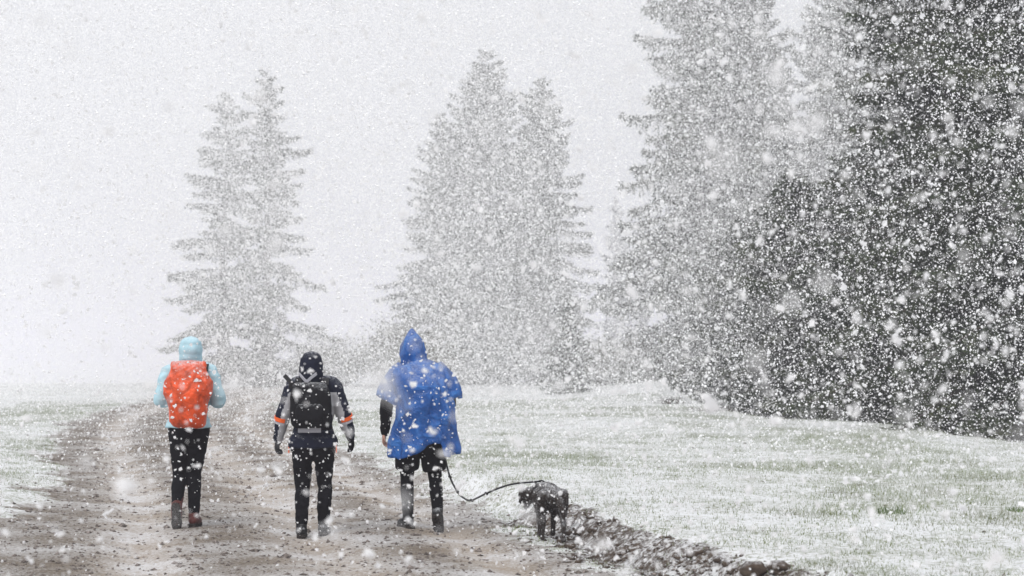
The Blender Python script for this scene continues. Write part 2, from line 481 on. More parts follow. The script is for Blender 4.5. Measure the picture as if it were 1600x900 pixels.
# ------------------------------------------------------------------ spruces
def spruce_data(seed, H, RB, dens=1.0, low=0.02, wisp=0.0, fine=1.0, tw=1.0):
    """trunk+limbs mesh and crown mesh of one spruce"""
    g = np.random.default_rng(seed)
    cv, cf = [], []          # crown quads
    tv, tf = [], []          # wood quads
    nv = 0
    def wood(pts, rad, n=5):
        nonlocal nv
        pts = np.asarray(pts); k = len(pts)
        d = np.gradient(pts, axis=0); d /= np.linalg.norm(d, axis=1)[:, None] + 1e-9
        up = np.where(np.abs(d[:, 2:3]) > 0.9, np.array([[1., 0, 0]]), np.array([[0, 0, 1.]]))
        a = np.cross(d, up); a /= np.linalg.norm(a, axis=1)[:, None]; b = np.cross(d, a)
        u = np.arange(n) * 2 * np.pi / n
        ring = pts[:, None, :] + np.asarray(rad)[:, None, None] * (np.cos(u)[None, :, None] * a[:, None, :] + np.sin(u)[None, :, None] * b[:, None, :])
        tv.append(ring.reshape(-1, 3))
        r = np.arange(k - 1)[:, None] * n; c = np.arange(n)[None, :]
        i0 = r + c; i1 = r + (c + 1) % n
        tf.append((np.stack([i0, i1, i1 + n, i0 + n], -1).reshape(-1, 4)) + nv)
        nv += k * n
    tz = np.linspace(-0.5, H, 14)
    lean = np.cumsum(g.normal(0, 0.012, 14)) * (H / 14)
    trunk = np.stack([lean, lean[::-1] * 0 + np.cumsum(g.normal(0, 0.012, 14)) * (H / 14), tz], -1)
    wood(trunk, np.linspace(0.017 * H, 0.006, 14), 8)
    z = low * H + 0.25
    ph = g.uniform(0, 6.28, 5)
    ncv = 0
    while z < H * 0.985:
        tt = (H - z) / H
        step = (0.16 + 0.30 * tt ** 0.7) * (H / 15) ** 0.4 / dens ** 0.5
        k = int(g.integers(5, 8)) if tt > 0.1 else int(g.integers(3, 6))
        a0 = g.uniform(0, 6.28)
        for q in range(k):
            az = a0 + q * 6.283 / k + g.normal(0, 0.22)
            irregular = 1 + 0.16 * math.sin(2 * az + ph[0] + z * 0.9) + 0.12 * math.sin(z * 2.3 + ph[1] + az)
            L = RB * (0.06 + 0.94 * min(1.0, tt * 1.12) ** 0.80) * irregular * g.uniform(0.62, 1.12)
            if tt > 0.9: L *= g.uniform(0.7, 1.0)
            if g.random() < wisp * 0.35: L *= 0.55
            L = max(L * min(1.0, 0.35 + tt / 0.12), 0.07)
            z0 = z + g.normal(0, 0.5 * step)
            if z0 > H * 0.99: continue
            rise = 0.55 * (1 - tt) ** 2 - 0.10 * tt + g.normal(0, 0.06)
            droop = 0.30 * tt ** 0.5 + 0.1
            s = np.linspace(0, 1, 7)
            base = np.array([np.interp(z0, tz, trunk[:, 0]), np.interp(z0, tz, trunk[:, 1]), z0])
            dirh = np.array([math.cos(az), math.sin(az), 0]); side = np.array([-dirh[1], dirh[0], 0])
            def curve(s):
                return base + np.outer(s * L, dirh) + np.outer(L * (rise * s - droop * s ** 2 + 0.17 * s ** 4), [0, 0, 1])
            wood(curve(s), (0.006 + 0.011 * L) * (1 - s) ** 0.8 + 0.003, 3)
            # twigs on both sides, hanging
            nt_ = max(4, int(L * 13 * tw + 3))
            st = np.clip(np.linspace(0.10, 1.0, nt_) + g.normal(0, 0.02, nt_), 0.05, 1)
            for sgn in (-1, 1, 0):
                P0 = curve(st)
                tl = (0.30 * L * (1.05 - st) + 0.10) * g.uniform(0.6, 1.25, nt_)
                kf = min(1.0, 0.30 + tt / 0.16)            # slender leader
                tl = np.minimum(tl, 0.75) * kf
                if sgn == 0:
                    td = dirh[None, :] * 0.3 + np.array([[0, 0, -1.0]]) * g.uniform(0.5, 1.1, (nt_, 1)) + g.normal(0, 0.25, (nt_, 3))
                    tl = np.minimum(tl * 0.8, 0.45)
                else:
                    td = side[None, :] * sgn * g.uniform(0.7, 1.1, (nt_, 1)) + dirh[None, :] * g.uniform(0.35, 0.9, (nt_, 1)) + np.array([[0, 0, -1.0]]) * g.uniform(0.0, 0.45, (nt_, 1))
                td /= np.linalg.norm(td, axis=1)[:, None]
                ks = 5
                w = np.linspace(0.05, 0.92, ks)
                A = P0[:, None, :] + td[:, None, :] * (tl[:, None] * w[None, :])[:, :, None]
                A[:, :, 2] -= (tl[:, None] * w[None, :] ** 2) * 0.18
                A = A.reshape(-1, 3)
                n = len(A)
                dd = np.repeat(td, ks, 0) + g.normal(0, 0.38, (n, 3)); dd[:, 2] -= 0.12
                dd /= np.linalg.norm(dd, axis=1)[:, None]
                rd = g.normal(0, 1, (n, 3))
                pp = np.cross(dd, rd); pp /= np.linalg.norm(pp, axis=1)[:, None] + 1e-9
                ln = g.uniform(0.10, 0.22, n)[:, None] * fine * (0.4 + 0.6 * kf); wd = g.uniform(0.016, 0.034, n)[:, None] * fine
                quad = np.stack([A, A + dd * ln * 0.45 + pp * wd, A + dd * ln, A + dd * ln * 0.5 - pp * wd], 1)
                cv.append(quad.reshape(-1, 3)); ncv += n
        z += step
    # leader
    V = np.concatenate(cv); F = np.arange(len(V))
    crown = mesh_np('crown', V, F, 4); crown.materials.append(M['needles'])
    tm = mesh_np('trunk', np.concatenate(tv), np.concatenate(tf), 4); shade(tm); tm.materials.append(M['bark'])
    return tm, crown

SPRUCE = {
    'full': spruce_data(11, 15, 3.9, 0.60, tw=1.35, fine=1.05),
    'slim': spruce_data(23, 14, 3.0, 0.22, wisp=1.0, tw=1.6, fine=1.15),
    'tall': spruce_data(37, 20, 4.1, 0.80, tw=1.3),
    'young': spruce_data(51, 6, 2.3, 1.1, fine=0.85),
}
SPRUCE_H = {'full': 15, 'slim': 14, 'tall': 20, 'young': 6}

def px_x(px, d): return (px - 800) / 3111 * d

def spruce(kind, px, d, H, wide, rz, label, group, cat='tree'):
    x = px_x(px, d)
    o = empty('spruce_tree', (x, d, hz(x, d) - 0.05), rz)
    tag(o, label, cat, group)
    s = H / SPRUCE_H[kind]
    o.scale = (s * wide, s * wide, s)
    tm, cm = SPRUCE[kind]
    for nm, me in (('trunk', tm), ('crown', cm)):
        c = bpy.data.objects.new(nm, me); COL.objects.link(c); c.parent = o
    return o

GL = 'pair of hazy spruces on the left'
GM = 'hazy spruces behind the blue poncho'
GR = 'spruces of the wood on the right'
GF = 'faint spruces far off in the snowfall'
spruce('slim', 350, 89, 13.3, 1.42, 0.4, 'hazy spruce standing left of its taller twin, behind the orange backpack', GL)
spruce('slim', 416, 86, 13.9, 1.08, 2.6, 'taller hazy spruce of the left pair, with drooping open boughs', GL)
spruce('full', 757, 90, 15.4, 1.18, 0.0, 'tallest hazy spruce of the group behind the blue poncho', GM)
spruce('full', 845, 87, 13.7, 0.92, 2.1, 'narrow pointed spruce on the right side of the middle group', GM)
spruce('full', 692, 93, 12.9, 0.98, 4.0, 'hazy spruce hidden partly behind the left flank of the tallest middle spruce', GM)
spruce('young', 885, 68, 3.3, 0.95, 1.0, 'small darker young spruce at the foot of the middle group', GM)
spruce('full', 1098, 74, 21.9, 0.80, 0.7, 'broad pale spruce cut by the top edge at the left of the wood', GR)
spruce('full', 1175, 76, 18.8, 0.72, 3.9, 'pale spruce behind the broad one, its top just above the frame', GR)
spruce('slim', 1221, 78, 14.8, 0.75, 1.9, 'slender spire of a spruce rising in the gap of the wood', GR)
spruce('full', 1300, 84, 19.4, 0.82, 5.0, 'pale narrow spruce seen in the gap left of the darkest trees', GR)
spruce('slim', 962, 330, 34, 0.8, 0.3, 'faintest spruce top, between the middle group and the wood', GF)
spruce('slim', 1005, 340, 24, 0.9, 3.3, 'faint lower spruce close beside the wood edge far back', GF)
spruce('tall', 1488, 45, 21.0, 0.94, 0.9, 'huge dark spruce filling the right side of the wood', GR)
spruce('tall', 1625, 40, 20.0, 0.95, 3.5, 'dark nearest spruce cut off by the right edge', GR)
spruce('full', 1345, 52, 8.6, 1.25, 2.2, 'dark spruce just left of the huge one', GR)
spruce('full', 1405, 65, 20.8, 0.78, 2.9, 'tall pale spruce just behind and left of the huge dark one', GR)
spruce('young', 1240, 52, 7.2, 1.05, 0.2, 'dark bushy spruce at the front of the wood below the slender spire', GR)
spruce('young', 1155, 60, 6.8, 1.0, 1.7, 'dark bushy spruce second from the left along the wood front', GR)
spruce('young', 1085, 74, 6.3, 0.95, 3.1, 'small dark spruce at the left end of the wood front', GR)
spruce('young', 1395, 47, 6.2, 1.1, 4.4, 'low dark spruce at the foot of the huge one, on its left', GR)
spruce('young', 1545, 40, 5.2, 1.1, 5.5, 'low dark spruce between the huge one and the nearest one', GR)

# ------------------------------------------------------------------ pale shrubs below the trees
def shrub_data(seed, H, W, n_leaf):
    g = np.random.default_rng(seed)
    st_v, st_f, nv = [], [], 0
    lv = []
    for i in range(34):
        az = g.uniform(0, 6.28); sp = g.uniform(0.15, 1.0) * W * 0.5; hh = H * g.uniform(0.6, 1.0) * (1 - 0.35 * (sp / (W * 0.5)) ** 2)
        s = np.linspace(0, 1, 6)
        P = np.stack([math.cos(az) * sp * s ** 0.8, math.sin(az) * sp * s ** 0.8, hh * s], -1) + np.cumsum(g.normal(0, 0.03, (6, 3)), 0)
        P[0, 2] = -0.1
        r = 0.03 * (1 - s) + 0.006
        u = np.arange(3) * 2.094
        ring = P[:, None, :] + r[:, None, None] * np.stack([np.cos(u), np.sin(u), u * 0], -1)[None]
        st_v.append(ring.reshape(-1, 3))
        rr = np.arange(5)[:, None] * 3; c = np.arange(3)[None]
        st_f.append(np.stack([rr + c, rr + (c + 1) % 3, rr + (c + 1) % 3 + 3, rr + c + 3], -1).reshape(-1, 4) + nv); nv += 18
        m = n_leaf // 34
        t = g.uniform(0.25, 1.0, m) ** 0.8
        A = np.stack([np.interp(t, s, P[:, k]) for k in range(3)], -1) + g.normal(0, 0.14 * W / 2, (m, 3))
        A[:, 2] = np.abs(A[:, 2])
        d = g.normal(0, 1, (m, 3)); d[:, 2] = np.abs(d[:, 2]); d /= np.linalg.norm(d, axis=1)[:, None]
        p = np.cross(d, g.normal(0, 1, (m, 3))); p /= np.linalg.norm(p, axis=1)[:, None]
        ln = g.uniform(0.06, 0.15, m)[:, None]; wd = ln * 0.22
        lv.append(np.stack([A, A + d * ln * .5 + p * wd, A + d * ln, A + d * ln * .5 - p * wd], 1).reshape(-1, 3))
    V = np.concatenate(lv)
    lm = mesh_np('foliage', V, np.arange(len(V)), 4); lm.materials.append(M['shrub'])
    sm = mesh_np('stem', np.concatenate(st_v), np.concatenate(st_f), 4); sm.materials.append(M['bark'])
    return sm, lm
SHRUB = [shrub_data(3, 2.6, 3.4, 7000), shrub_data(4, 2.0, 3.0, 6000)]
for i, (k, px, d, s, lab) in enumerate([
        (0, 612, 82, 1.15, 'pale leafy shrub just left of the blue hood at the foot of the middle trees'),
        (1, 668, 80, 1.1, 'pale low shrub below the middle trees right of the blue hood'),
        (1, 535, 84, 1.0, 'pale shrub right of the dark hooded walker, beside the left pair of trees'),
        (0, 490, 86, 0.85, 'pale shrub behind the dark hood at the foot of the left pair'),
        (1, 940, 80, 1.0, 'pale shrub between the middle trees and the wood'),
        (0, 1000, 76, 0.95, 'pale shrub on the rise at the left end of the wood')]):
    x = px_x(px, d)
    o = empty('shrub', (x, d, hz(x, d)), i * 1.3)
    o.scale = (s, s, s)
    tag(o, lab, 'shrub', 'pale shrubs at the foot of the hazy trees')
    for nm, me in zip(('stem', 'foliage'), SHRUB[k]):
        c = bpy.data.objects.new(nm, me); COL.objects.link(c); c.parent = o

# ------------------------------------------------------------------ lofts and baking for figures
class Geo:
    def __init__(self): self.v = []; self.f = []
    def add(self, rings, cap=True):
        """rings: list of (n,3) arrays"""
        b = len(self.v); n = len(rings[0])
        for r in rings: self.v.extend([tuple(p) for p in r])
        for i in range(len(rings) - 1):
            for j in range(n):
                k = (j + 1) % n
                self.f.append((b + i * n + j, b + i * n + k, b + (i + 1) * n + k, b + (i + 1) * n + j))
        if cap:
            self.f.append(tuple(b + j for j in range(n))[::-1])
            e = b + (len(rings) - 1) * n
            self.f.append(tuple(e + j for j in range(n)))
        return self
    def box(self, c, h):
        b = len(self.v)
        for z in (-1, 1):
            for x, y in ((-1, -1), (1, -1), (1, 1), (-1, 1)):
                self.v.append((c[0] + x * h[0], c[1] + y * h[1], c[2] + z * h[2]))
        for f in ((3, 2, 1, 0), (4, 5, 6, 7), (0, 1, 5, 4), (1, 2, 6, 5), (2, 3, 7, 6), (3, 0, 4, 7)):
            self.f.append(tuple(b + i for i in f))
        return self
    def mesh(self, name):
        me = bpy.data.meshes.new(name)
        me.from_pydata(self.v, [], self.f); me.update()
        return me

def catmull(P, sub=4):
    P = np.asarray(P, float)
    Q = np.vstack([2 * P[0] - P[1], P, 2 * P[-1] - P[-2]])
    out = []
    for i in range(1, len(Q) - 2):
        for t in np.linspace(0, 1, sub, endpoint=False):
            a, b, c, d = Q[i - 1], Q[i], Q[i + 1], Q[i + 2]
            out.append(0.5 * (2 * b + (c - a) * t + (2 * a - 5 * b + 4 * c - d) * t * t + (3 * b - a - 3 * c + d) * t ** 3))
    out.append(Q[-2])
    return np.array(out)

def tube(geo, pts, rad, n=14, sub=4, flat=None, round_caps=True):
    """tapered tube through pts; rad per point; flat=(axis vector, factor) squashes the section along an axis"""
    rad = np.asarray(rad, float)
    D = catmull(np.column_stack([np.asarray(pts, float), rad]), sub) if len(pts) > 1 else None
    P, r = D[:, :3], np.maximum(D[:, 3], 0.001)
    d = np.gradient(P, axis=0); d /= np.linalg.norm(d, axis=1)[:, None] + 1e-9
    if round_caps:
        pre, pr, post, qr = [], [], [], []
        for a in (1.0, 0.8, 0.45):
            off = r[0] * a; pre.append(P[0] - d[0] * off); pr.append(r[0] * math.sqrt(max(1 - a * a, 0.004)))
        for a in (0.45, 0.8, 1.0):
            off = r[-1] * a; post.append(P[-1] + d[-1] * off); qr.append(r[-1] * math.sqrt(max(1 - a * a, 0.004)))
        P = np.vstack([pre, P, post]); r = np.concatenate([pr, r, qr])
        d = np.vstack([[d[0]] * 3, d, [d[-1]] * 3])
    up = np.array([0, 1.0, 0]) if abs(d[0][1]) < 0.8 else np.array([1.0, 0, 0])
    rings = []
    u = np.arange(n) * 2 * np.pi / n
    a = np.cross(up, d[0]); a /= np.linalg.norm(a)
    for p, dd, rr in zip(P, d, r):
        a = a - dd * a.dot(dd); a /= np.linalg.norm(a)
        b = np.cross(dd, a)
        ring = p + rr * (np.cos(u)[:, None] * a + np.sin(u)[:, None] * b)
        if flat is not None:
            ax = np.asarray(flat[0], float); ax /= np.linalg.norm(ax)
            k = (ring - p) @ ax
            ring = ring - np.outer(k * (1 - flat[1]), ax)
        rings.append(ring)
    geo.add(rings)
    return geo

def stack(geo, rows, n=24, power=2.0, cap=True):
    """horizontal rings: rows of (z, cx, cy, rx, ry)"""
    rows = catmull(np.asarray(rows, float), 3)
    u = np.arange(n) * 2 * np.pi / n
    cu, su = np.cos(u), np.sin(u)
    e = 2.0 / power
    X = np.sign(cu) * np.abs(cu) ** e; Y = np.sign(su) * np.abs(su) ** e
    geo.add([np.stack([r[1] + r[3] * X, r[2] + r[4] * Y, np.full(n, r[0])], -1) for r in rows], cap)
    return geo

def finish(name, me, mat, parent, wr=None, seed=0, solid=None, sub=0):
    """displace with folds, assign material and link"""
    if wr:
        n = len(me.vertices)
        co = np.empty(n * 3, np.float32); me.vertices.foreach_get('co', co); co = co.reshape(-1, 3).astype(float)
        no = np.empty(n * 3, np.float32); me.vertex_normals.foreach_get('vector', no); no = no.reshape(-1, 3).astype(float)
        dsp = 0
        for amp, sc in wr:
            k = noise3(co + 3.3 * seed, sc, seed)
            dsp = dsp + amp * (1 - 2 * np.abs(k))        # ridged: reads as folds
        me.vertices.foreach_set('co', (co + no * np.asarray(dsp)[:, None]).astype(np.float32).ravel())
        me.update()
    shade(me)
    return link(name, me, mat, parent)

def remesh(name, geo, voxel, smooth_it=3, dec=None):
    me = geo.mesh(name)
    ob = bpy.data.objects.new('bake', me); COL.objects.link(ob)
    m = ob.modifiers.new('r', 'REMESH'); m.mode = 'VOXEL'; m.voxel_size = voxel
    if smooth_it:
        s = ob.modifiers.new('s', 'SMOOTH'); s.iterations = smooth_it; s.factor = 0.5
    if dec:
        dm = ob.modifiers.new('d', 'DECIMATE'); dm.ratio = dec
    dg = bpy.context.evaluated_depsgraph_get()
    out = bpy.data.meshes.new_from_object(ob.evaluated_get(dg))
    bpy.data.objects.remove(ob); bpy.data.meshes.remove(me)
    out.name = name
    return out

V3 = lambda *a: np.array(a, float)

def hand_geo(g, wr, direction, palm_n, thumb_side, size=1.0, curl=0.5):
    """palm, four fingers and a thumb; direction = towards the fingertips, palm_n = where the palm looks"""
    d = V3(*direction); d /= np.linalg.norm(d)
    n = V3(*palm_n); n -= d * n.dot(d); n /= np.linalg.norm(n)
    s = np.cross(d, n) * thumb_side
    wr = V3(*wr)
    pal = [wr - d * 0.01, wr + d * 0.035 * size, wr + d * 0.085 * size]
    for off in (-0.022, 0.0, 0.022):
        tube(g, [p + s * off * (0.6 + 0.4 * i / 2) for i, p in enumerate(pal)], [0.019, 0.018, 0.014], 8, 2)
    for k, (off, ln) in enumerate(((0.030, 0.068), (0.011, 0.078), (-0.009, 0.072), (-0.028, 0.056))):
        b = wr + d * 0.083 * size + s * off
        p1 = b + (d * math.cos(curl * .5) + n * math.sin(curl * .5)) * ln * 0.45
        p2 = p1 + (d * math.cos(curl * 1.4) + n * math.sin(curl * 1.4)) * ln * 0.32
        p3 = p2 + (d * math.cos(curl * 2.2) + n * math.sin(curl * 2.2)) * ln * 0.25
        tube(g, [b - d * 0.02, b, p1, p2, p3], [0.0095, 0.0095, 0.009, 0.008, 0.0065], 7, 2)
    b = wr + d * 0.025 + s * 0.026
    p1 = b + (d * 0.6 + s * 0.7 + n * 0.35) / 1.0 * 0.034
    p2 = p1 + (d * 0.85 + s * 0.25 + n * 0.4) * 0.030
    tube(g, [wr + d * 0.012, b, p1, p2], [0.013, 0.012, 0.010, 0.0075], 7, 2)

def torso_rows(H, inf, hw=1.0, lo=0.46, hi=0.84, lean=0.0):
    rows = [(0.46, .150, .095), (0.50, .170, .115), (0.54, .172, .118), (0.58, .152, .105), (0.62, .138, .098), (0.67, .148, .108),
            (0.72, .162, .115), (0.77, .172, .108), (0.805, .165, .092), (0.83, .118, .078), (0.845, .070, .064)]
    return [(h * H, 0, lean * (h - 0.5) * H, rx * hw + inf, ry * hw + inf) for h, rx, ry in rows if lo <= h <= hi]

def build_body(root, H, J, hw=1.0, headx=0.0, gloved=False):
    """one continuous skinned body: trunk, neck, head with a face, arms, hands with fingers, legs, feet"""
    g = Geo()
    stack(g, torso_rows(H, 0.0, hw), 20)
    tube(g, [(headx * .2, 0, .82 * H), (headx * .7, 0.01, .865 * H), (headx, .015, .90 * H)], [.058, .052, .052], 12)
    hd = [(.862, .034, .048, .045), (.873, .047, .046, .066), (.890, .060, .036, .082), (.915, .070, .026, .093), (.940, .074, .020, .098),
          (.965, .070, .014, .092), (.985, .052, .010, .070), (.996, .026, .008, .036)]
    stack(g, [(z * H, headx, cy, rx, ry) for z, rx, cy, ry in hd], 18)
    fx = headx
    tube(g, [(fx, .112, .940 * H), (fx, .126, .921 * H), (fx, .136, .912 * H)], [.008, .011, .013], 8)      # nose
    tube(g, [(fx - .020, .107, .893 * H), (fx, .114, .893 * H), (fx + .020, .107, .893 * H)], [.006, .0085, .006], 8)  # lips
    for s in (-1, 1):
        tube(g, [(fx + s * .014, .112, .948 * H), (fx + s * .045, .098, .949 * H)], [.008, .007], 8)         # brow
        tube(g, [(fx + s * .030, .100, .934 * H), (fx + s * .034, .098, .934 * H)], [.011, .011], 8)         # eyeball under the lid
        tube(g, [(fx + s * .074, .005, .946 * H), (fx + s * .082, -.002, .930 * H), (fx + s * .076, .008, .908 * H)], [.010, .011, .008], 8)  # ear
    for s, sd in ((-1, 'L'), (1, 'R')):
        sh, el, wr = (V3(*J[k + sd]) for k in ('sh', 'el', 'wr'))
        tube(g, [sh + V3(-s * .06, 0, .01), sh, (sh + el) / 2, el, el * .6 + wr * .4, wr], [.055, .054, .046, .039, .040, .027], 12)
        hd_ = J.get('hand' + sd, wr - el)
        hand_geo(g, wr, hd_, J.get('palm' + sd, (-s, 0.2, 0)), 1 if sd == 'L' else -1, 1.0, J.get('curl' + sd, 0.5))
        hp, kn, an = (V3(*J[k + sd]) for k in ('hip', 'kn', 'an'))
        calf = kn * .68 + an * .32 + V3(0, -.018, 0)
        tube(g, [hp + V3(0, 0, .04), hp * .55 + kn * .45, kn, calf, an], [.088, .074, .052, .053, .036], 14)
        fd = V3(*J['foot' + sd]); fd /= np.linalg.norm(fd)
        up = np.cross(np.cross(fd, V3(0, 0, 1)), fd); up /= np.linalg.norm(up)
        tube(g, [an - fd * .045 - up * .045, an + fd * .05 - up * .045, an + fd * .13 - up * .055, an + fd * .17 - up * .058], [.030, .034, .030, .022], 10)
    me = remesh('body', g, 0.0075, 3, 0.3)
    o = finish('body', me, M['skin'], root)
    return o

def build_trousers(root, H, J, mat, inf=0.012, hw=1.0, top=0.60, wr=((.004, (7, 7, 14)),), calf_inf=0.0, seed=1, name='trousers', bottom=None, crotch=None):
    g = Geo()
    rows = [r for r in torso_rows(H, inf, hw, .46, top)]
    if crotch: rows = [(crotch, 0, 0, rows[0][3] * .93, rows[0][4] * .8)] + rows
    stack(g, rows, 22)
    for s, sd in ((-1, 'L'), (1, 'R')):
        hp, kn, an = (V3(*J[k + sd]) for k in ('hip', 'kn', 'an'))
        calf = kn * .66 + an * .34 + V3(0, -.02, 0)
        i = inf
        if bottom is None:
            tube(g, [hp + V3(0, 0, .05), hp * .55 + kn * .45, kn, calf, an + V3(0, 0, .02)],
                 [.092 + i, .076 + i, .054 + i, .055 + i + calf_inf, .040 + i + calf_inf], 16)
        else:
            q = hp + (kn - hp) * bottom
            tube(g, [hp + V3(0, 0, .04), (hp + q) / 2, q], [.092 + i, .084 + i, .080 + i], 16, round_caps=False)
    me = remesh(name, g, 0.011, 3)
    return finish(name, me, mat, root, wr, seed)

def build_jacket(root, H, J, mat, inf=0.022, hw=1.0, lo=.50, flare=0.0, wr=((.006, (6, 6, 12)), (.003, (16, 16, 22))), seed=2, sleeve=0.02, only_upper=False):
    g = Geo()
    rows = [(z, a, b, rx + (flare if z < .56 * H else 0), ry + (flare if z < .56 * H else 0)) for z, a, b, rx, ry in torso_rows(H, inf, hw, lo, .85)]
    stack(g, rows, 24)
    for s, sd in ((-1, 'L'), (1, 'R')):
        sh, el, w = (V3(*J[k + sd]) for k in ('sh', 'el', 'wr'))
        tube(g, [sh + V3(-s * .07, 0, .02), sh, (sh + el) / 2, el, el * .55 + w * .45, w],
             [.060 + sleeve, .055 + sleeve, .050 + sleeve, .046 + sleeve, .040 + sleeve, .030 + sleeve * .7], 16)
    me = remesh('jacket', g, 0.011, 3)
    return finish('jacket', me, mat, root, wr, seed)

def build_boot(root, an, fd, mat, name='boot', shaft=0.10, leg_dir=None, size=1.0, sole_mat=None):
    """shoe with ankle shaft and a lugged sole that is a sub-part"""
    an = V3(*an); fd = V3(*fd); fd /= np.linalg.norm(fd)
    side = np.cross(fd, V3(0, 0, 1)); side /= np.linalg.norm(side)
    up = np.cross(side, fd)
    L = lambda f, u, s=0.0: an + fd * f * size + up * u * size + side * s * size
    g = Geo()
    ld = V3(*(leg_dir if leg_dir is not None else up)); ld /= np.linalg.norm(ld)
    tube(g, [L(-.012, -.02), an + ld * .02, an + ld * shaft * .6, an + ld * shaft], [.050, .049, .053, .056], 14, 3, round_caps=False)
    tube(g, [L(-.050, -.050), L(-.01, -.046), L(.055, -.044), L(.115, -.058), L(.165, -.064), L(.192, -.068)],
         [.040, .050, .050, .045, .038, .024], 14, 3)
    me = remesh(name, g, 0.008, 2)
    o = finish(name, me, mat, root, ((.002, (20, 20, 20)),), 4)
    # sole
    sg = Geo()
    out = [(-.098, .0), (-.088, .028), (-.05, .040), (.0, .036), (.06, .040), (.12, .048), (.17, .042), (.205, .022), (.216, 0)]
    loop = out + [(f, -s) for f, s in out[-2:0:-1]]
    rings = []
    for u, k in ((-.104, .94), (-.099, 1.0), (-.080, 1.0), (-.074, .93)):
        rings.append(np.array([L(.06 + (f - .06) * k, u, s * k) for f, s in loop]))
    sg.add(rings)
    for f in (-.07, -.03, .02, .07, .12, .17):       # lugs
        for s in (-.022, .022):
            c = L(f, -.107, s)
            b = len(sg.v)
            for dz in (-.006, .006):
                for df, ds in ((-.013, -.014), (.013, -.014), (.013, .014), (-.013, .014)):
                    sg.v.append(tuple(c + fd * df + side * ds + up * dz))
            for fc in ((3, 2, 1, 0), (4, 5, 6, 7), (0, 1, 5, 4), (1, 2, 6, 5), (2, 3, 7, 6), (3, 0, 4, 7)):
                sg.f.append(tuple(b + i for i in fc))
    so = sg.mesh('sole')
    link('sole', so, sole_mat or M['sole'], o)
    return o

def build_hood(root, rows, mat, name='hood', open_y=0.06, wr=((.004, (9, 9, 14)),), seed=3, quilt=None, n=32):
    """shell round the head, open at the face; rows as in stack()"""
    rows = catmull(np.asarray(rows, float), 5)
    u = np.arange(n) * 2 * np.pi / n
    g = Geo()
    rings = []
    for r in rows:
        k = 1.0
        if quilt: k = 1 + quilt[1] * (abs(math.sin(math.pi * (r[0] - quilt[2]) / quilt[0])) ** 0.5 - 0.6)
        rings.append(np.stack([r[1] + r[3] * k * np.cos(u), r[2] + r[4] * k * np.sin(u), np.full(n, r[0])], -1))
    g.add(rings, cap=False)
    b = len(g.v); g.v.append((rows[-1][1], rows[-1][2], rows[-1][0] + .004))
    e = b - n
    for j in range(n): g.f.append((e + j, e + (j + 1) % n, b))
    zt = rows[-1][0]
    keep = []
    for f in g.f:
        c = np.mean([g.v[i] for i in f], 0)
        if c[1] > open_y and c[2] < zt - .05: continue
        keep.append(f)
    g.f = keep
    me = g.mesh(name)
    ob = bpy.data.objects.new('bake', me); COL.objects.link(ob)
    so = ob.modifiers.new('s', 'SOLIDIFY'); so.thickness = 0.006; so.offset = -1
    ss = ob.modifiers.new('u', 'SUBSURF'); ss.levels = 1; ss.render_levels = 1
    out = bpy.data.meshes.new_from_object(ob.evaluated_get(bpy.context.evaluated_depsgraph_get()))
    bpy.data.objects.remove(ob)
    out.name = name
    return finish(name, out, mat, root, wr, seed)

def build_glove(root, wr_, direction, palm_n, side, mat, curl=.6):
    g = Geo()
    hand_geo(g, wr_, direction, palm_n, side, 1.0, curl)
    d = V3(*direction); d /= np.linalg.norm(d)
    tube(g, [V3(*wr_) - d * .05, V3(*wr_), V3(*wr_) + d * .03], [.036, .034, .028], 12)
    me = remesh('glove', g, 0.0055, 1)
    # padded outside of the bare hand
    n = len(me.vertices)
    co = np.empty(n * 3, np.float32); me.vertices.foreach_get('co', co)
    no = np.empty(n * 3, np.float32); me.vertex_normals.foreach_get('vector', no)
    me.vertices.foreach_set('co', co + no * 0.005)
    return finish('glove', me, mat, root)

def strip(name, pts, width_dir, w, th, mat, root):
    """flat strap along pts"""
    P = catmull(pts, 5)
    d = np.gradient(P, axis=0); d /= np.linalg.norm(d, axis=1)[:, None]
    wv = np.asarray(width_dir, float); wv /= np.linalg.norm(wv)
    rings = []
    for p, t in zip(P, d):
        a = wv - t * wv.dot(t); a /= np.linalg.norm(a); b = np.cross(t, a)
        rings.append(np.array([p + a * w + b * th, p - a * w + b * th, p - a * w - b * th, p + a * w - b * th]))
    g = Geo(); g.add(rings)
    return link(name, g.mesh(name), mat, root)

# ------------------------------------------------------------------ walker in the light blue jacket
def at(x, y): return (x, y, hz(x, y))

p1 = empty('person', at(-2.915, 18.0))
tag(p1, 'person walking away in light blue hooded jacket, black tights and brown boots', 'person')
J1 = dict(shL=(-.185, 0, 1.385), elL=(-.252, -.03, 1.135), wrL=(-.13, .19, 1.17), shR=(.190, 0, 1.385), elR=(.268, -.02, 1.14), wrR=(.14, .19, 1.18),
          handL=(.5, .5, .6), handR=(-.5, .5, .6), palmL=(.7, -.3, -.4), palmR=(-.7, -.3, -.4), curlL=1.0, curlR=1.0,
          hipL=(-.088, 0, .84), knL=(-.088, .05, .46), anL=(-.085, -.13, .205), hipR=(.085, 0, .84), knR=(.044, .06, .47), anR=(.045, .03, .108),
          footL=(-.05, .52, -.78), footR=(.05, 1, -.02))
build_body(p1, 1.66, J1, 1.0, .012)
build_trousers(p1, 1.66, J1, M['black_tights'], .006, 1.06, .62, ((.005, (9, 9, 18)), (.002, (22, 22, 40))), crotch=.74)
build_jacket(p1, 1.66, J1, M['sky_jacket'], .030, 1.0, .54, .012, ((.008, (5, 5, 15)), (.003, (16, 16, 22))), 2, .018)
